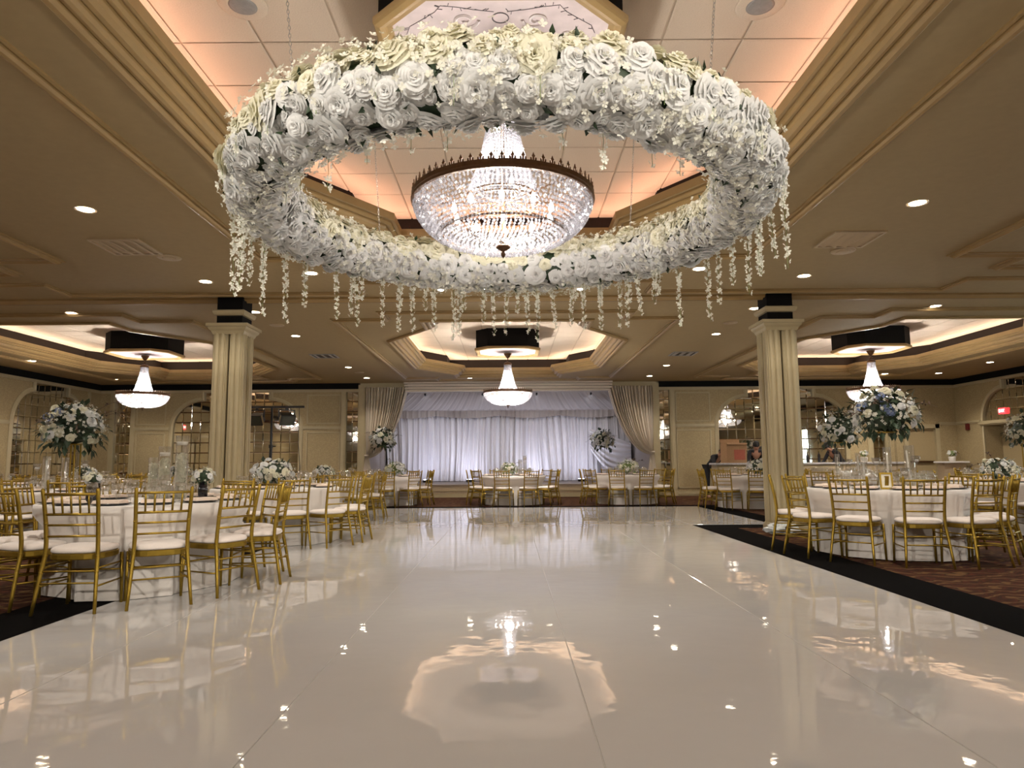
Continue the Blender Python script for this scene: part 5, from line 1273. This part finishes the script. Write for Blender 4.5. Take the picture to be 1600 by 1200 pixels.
def leaning(bend, reach, turn=0.0):
    # local +Y is the way the person leans; standing legs, torso bent forward by `bend` radians
    J = {}
    hip = Vector((0,0,0.94)); d = Vector((0, math.sin(bend), math.cos(bend))); sdv = Vector((1,0,0))
    J['pelvis'] = hip; J['waist'] = hip+d*0.20; J['chest'] = hip+d*0.43; J['neck'] = hip+d*0.60
    hd = Vector((0, math.sin(bend*1.05), math.cos(bend*1.05))); J['chin'] = J['neck']+hd*0.075+Vector((0,0.02,0)); J['head'] = J['neck']+hd*0.15+Vector((0,0.015,0)); J['crown'] = J['neck']+hd*0.23
    f = Vector((0, math.cos(bend*1.05), -math.sin(bend*1.05))); J['nose'] = J['chin']+f*0.085+hd*0.035
    for s_, q in ((1,'L'),(-1,'R')):
        sh = J['chest']+d*0.09+sdv*0.18*s_; J['sh'+q] = sh; el = sh+Vector((0.05*s_,0.08+0.05*reach,-0.26)); J['el'+q] = el
        wr = el+Vector((-0.04*s_,0.20,-0.12*1.0+0.02*s_)); J['wr'+q] = wr; J['ha'+q] = wr+Vector((0,0.07,-0.03)); J['f'+q] = wr+Vector((0,0.14,-0.07)); J['th'+q] = wr+Vector((-0.04*s_,0.06,-0.02))
        J['hip'+q] = hip+Vector((0.10*s_,0,-0.04)); J['kn'+q] = Vector((0.11*s_,0.03,0.50)); J['an'+q] = Vector((0.11*s_,0,0.085)); J['to'+q] = Vector((0.12*s_,0.15,0.045))
    return J
person('person', 'person in dark clothes with dark hair bending over the bar by the cardboard box', (7.25,20.9,0), R(165), leaning(0.62,1.0), 0)
person('person', 'person in dark suit leaning left behind the bouquet by the right column', (9.62,20.45,0), R(105), leaning(0.72,1.0), 0)
person('person', 'person with dark hair mostly hidden behind the cardboard box', (5.95,21.1,0), R(200), leaning(0.95,0.6), 0)

# lighting stand in front of the left mirrors
ls = thing('lighting_stand', 'black T-bar lighting stand before the left arch mirror', 'light stand', (-5.72,16.9,0))
b = MB(); b.tube([(0,0,0.25),(0,0,1.55)],0.035,10); b.tube([(0,0,1.5),(0,0,2.45)],0.025,10); obj('mast', b, 'black_plastic', ls)
b = MB(); b.lathe([(0.05,1.48),(0.05,1.56),(0.0,1.56)], 12); b.tube([(0.04,0,1.52),(0.12,0,1.52)],0.012,6); obj('clamp', b, 'black_plastic', ls)
for k in range(3):
    a = 2*PI*k/3+0.5; b = MB(); b.tube([(0,0,0.55),(0.5*math.cos(a),0.5*math.sin(a),0.02)],0.018,6); obj('leg', b, 'black_plastic', ls)
b = MB(); b.box(-0.78,0.78,-0.025,0.025,2.44,2.49); obj('cross_bar', b, 'black_plastic', ls)
b = MB(); b.tube([(0.66,0,2.44),(0.64,0.05,1.6),(0.70,0.03,1.0),(0.62,0.02,0.02)],0.008,5); obj('cable', b, 'black_plastic', ls)
def flood(x, rz, tilt, lab):
    t = thing('flood_light', lab, 'light', (x,16.9,2.437), rz, 'flood lights on the stand')
    b = MB()
    for s_ in (-1,1): b.box(s_*0.19-0.01,s_*0.19+0.01,-0.02,0.02,-0.22,-0.05)
    b.box(-0.2,0.2,-0.02,0.02,-0.06,-0.04); b.box(-0.03,0.03,-0.02,0.02,-0.045,0.0); obj('yoke', b, 'black_plastic', t)
    M_ = Matrix.Translation((0,0,-0.24)) @ Matrix.Rotation(tilt, 4, 'X')
    b = MB(); b.add([(-0.18,-0.10,-0.15),(0.18,-0.10,-0.15),(0.18,-0.10,0.11),(-0.18,-0.10,0.11),(-0.13,0.15,-0.10),(0.13,0.15,-0.10),(0.13,0.15,0.08),(-0.13,0.15,0.08)],[(3,2,1,0),(4,5,6,7),(0,1,5,4),(1,2,6,5),(2,3,7,6),(3,0,4,7)]); b.xf(M_); obj('housing', b, 'black_plastic', t)
    b = MB(); b.box(-0.15,0.15,-0.105,-0.10,-0.13,0.09); b.xf(M_); obj('front_glass', b, 'lamp_glass_dark', t)
    b = MB(); b.box(0.181,0.188,-0.10,-0.04,-0.13,0.10); b.box(-0.188,-0.181,-0.10,-0.04,-0.13,0.10); b.xf(M_); obj('gold_bracket', b, 'housing_gold', t)
flood(0.36-5.72, R(38), R(28), 'black flood light on the right end of the stand')
flood(-0.36-5.72, R(-10), R(28), 'black flood light on the left end of the stand')

# crumpled clear plastic bundle at the foot of the right column
t = thing('plastic_bundle', 'crumpled clear plastic wrap bundle at the right column foot', 'bundle', (4.02,10.62,0.0))
rb = random.Random(8); b = MB(); vs = []; nu, nv = 18, 9
for j in range(nv+1):
    for i in range(nu):
        a = 2*PI*i/nu; th_ = PI*j/nv; r = 1+0.22*math.sin(5*a+3*th_)+rb.uniform(-.13,.13)
        vs.append((0.24*r*math.sin(th_)*math.cos(a), 0.15*r*math.sin(th_)*math.sin(a), max(0.004, 0.085+0.085*r*math.cos(th_))))
b.add(vs, [(j*nu+i, j*nu+(i+1)%nu, (j+1)*nu+(i+1)%nu, (j+1)*nu+i) for j in range(nv) for i in range(nu)]); obj('film', b, 'plastic_film', t)
b = MB(); b.lathe([(0.02,-0.002),(0.034,0.0),(0.02,0.002)], 12); b.xf(Matrix.Translation((0.03,-0.155,0.11)) @ Matrix.Rotation(PI/2, 4, 'X')); obj('knot', b, 'vent_dark', t)
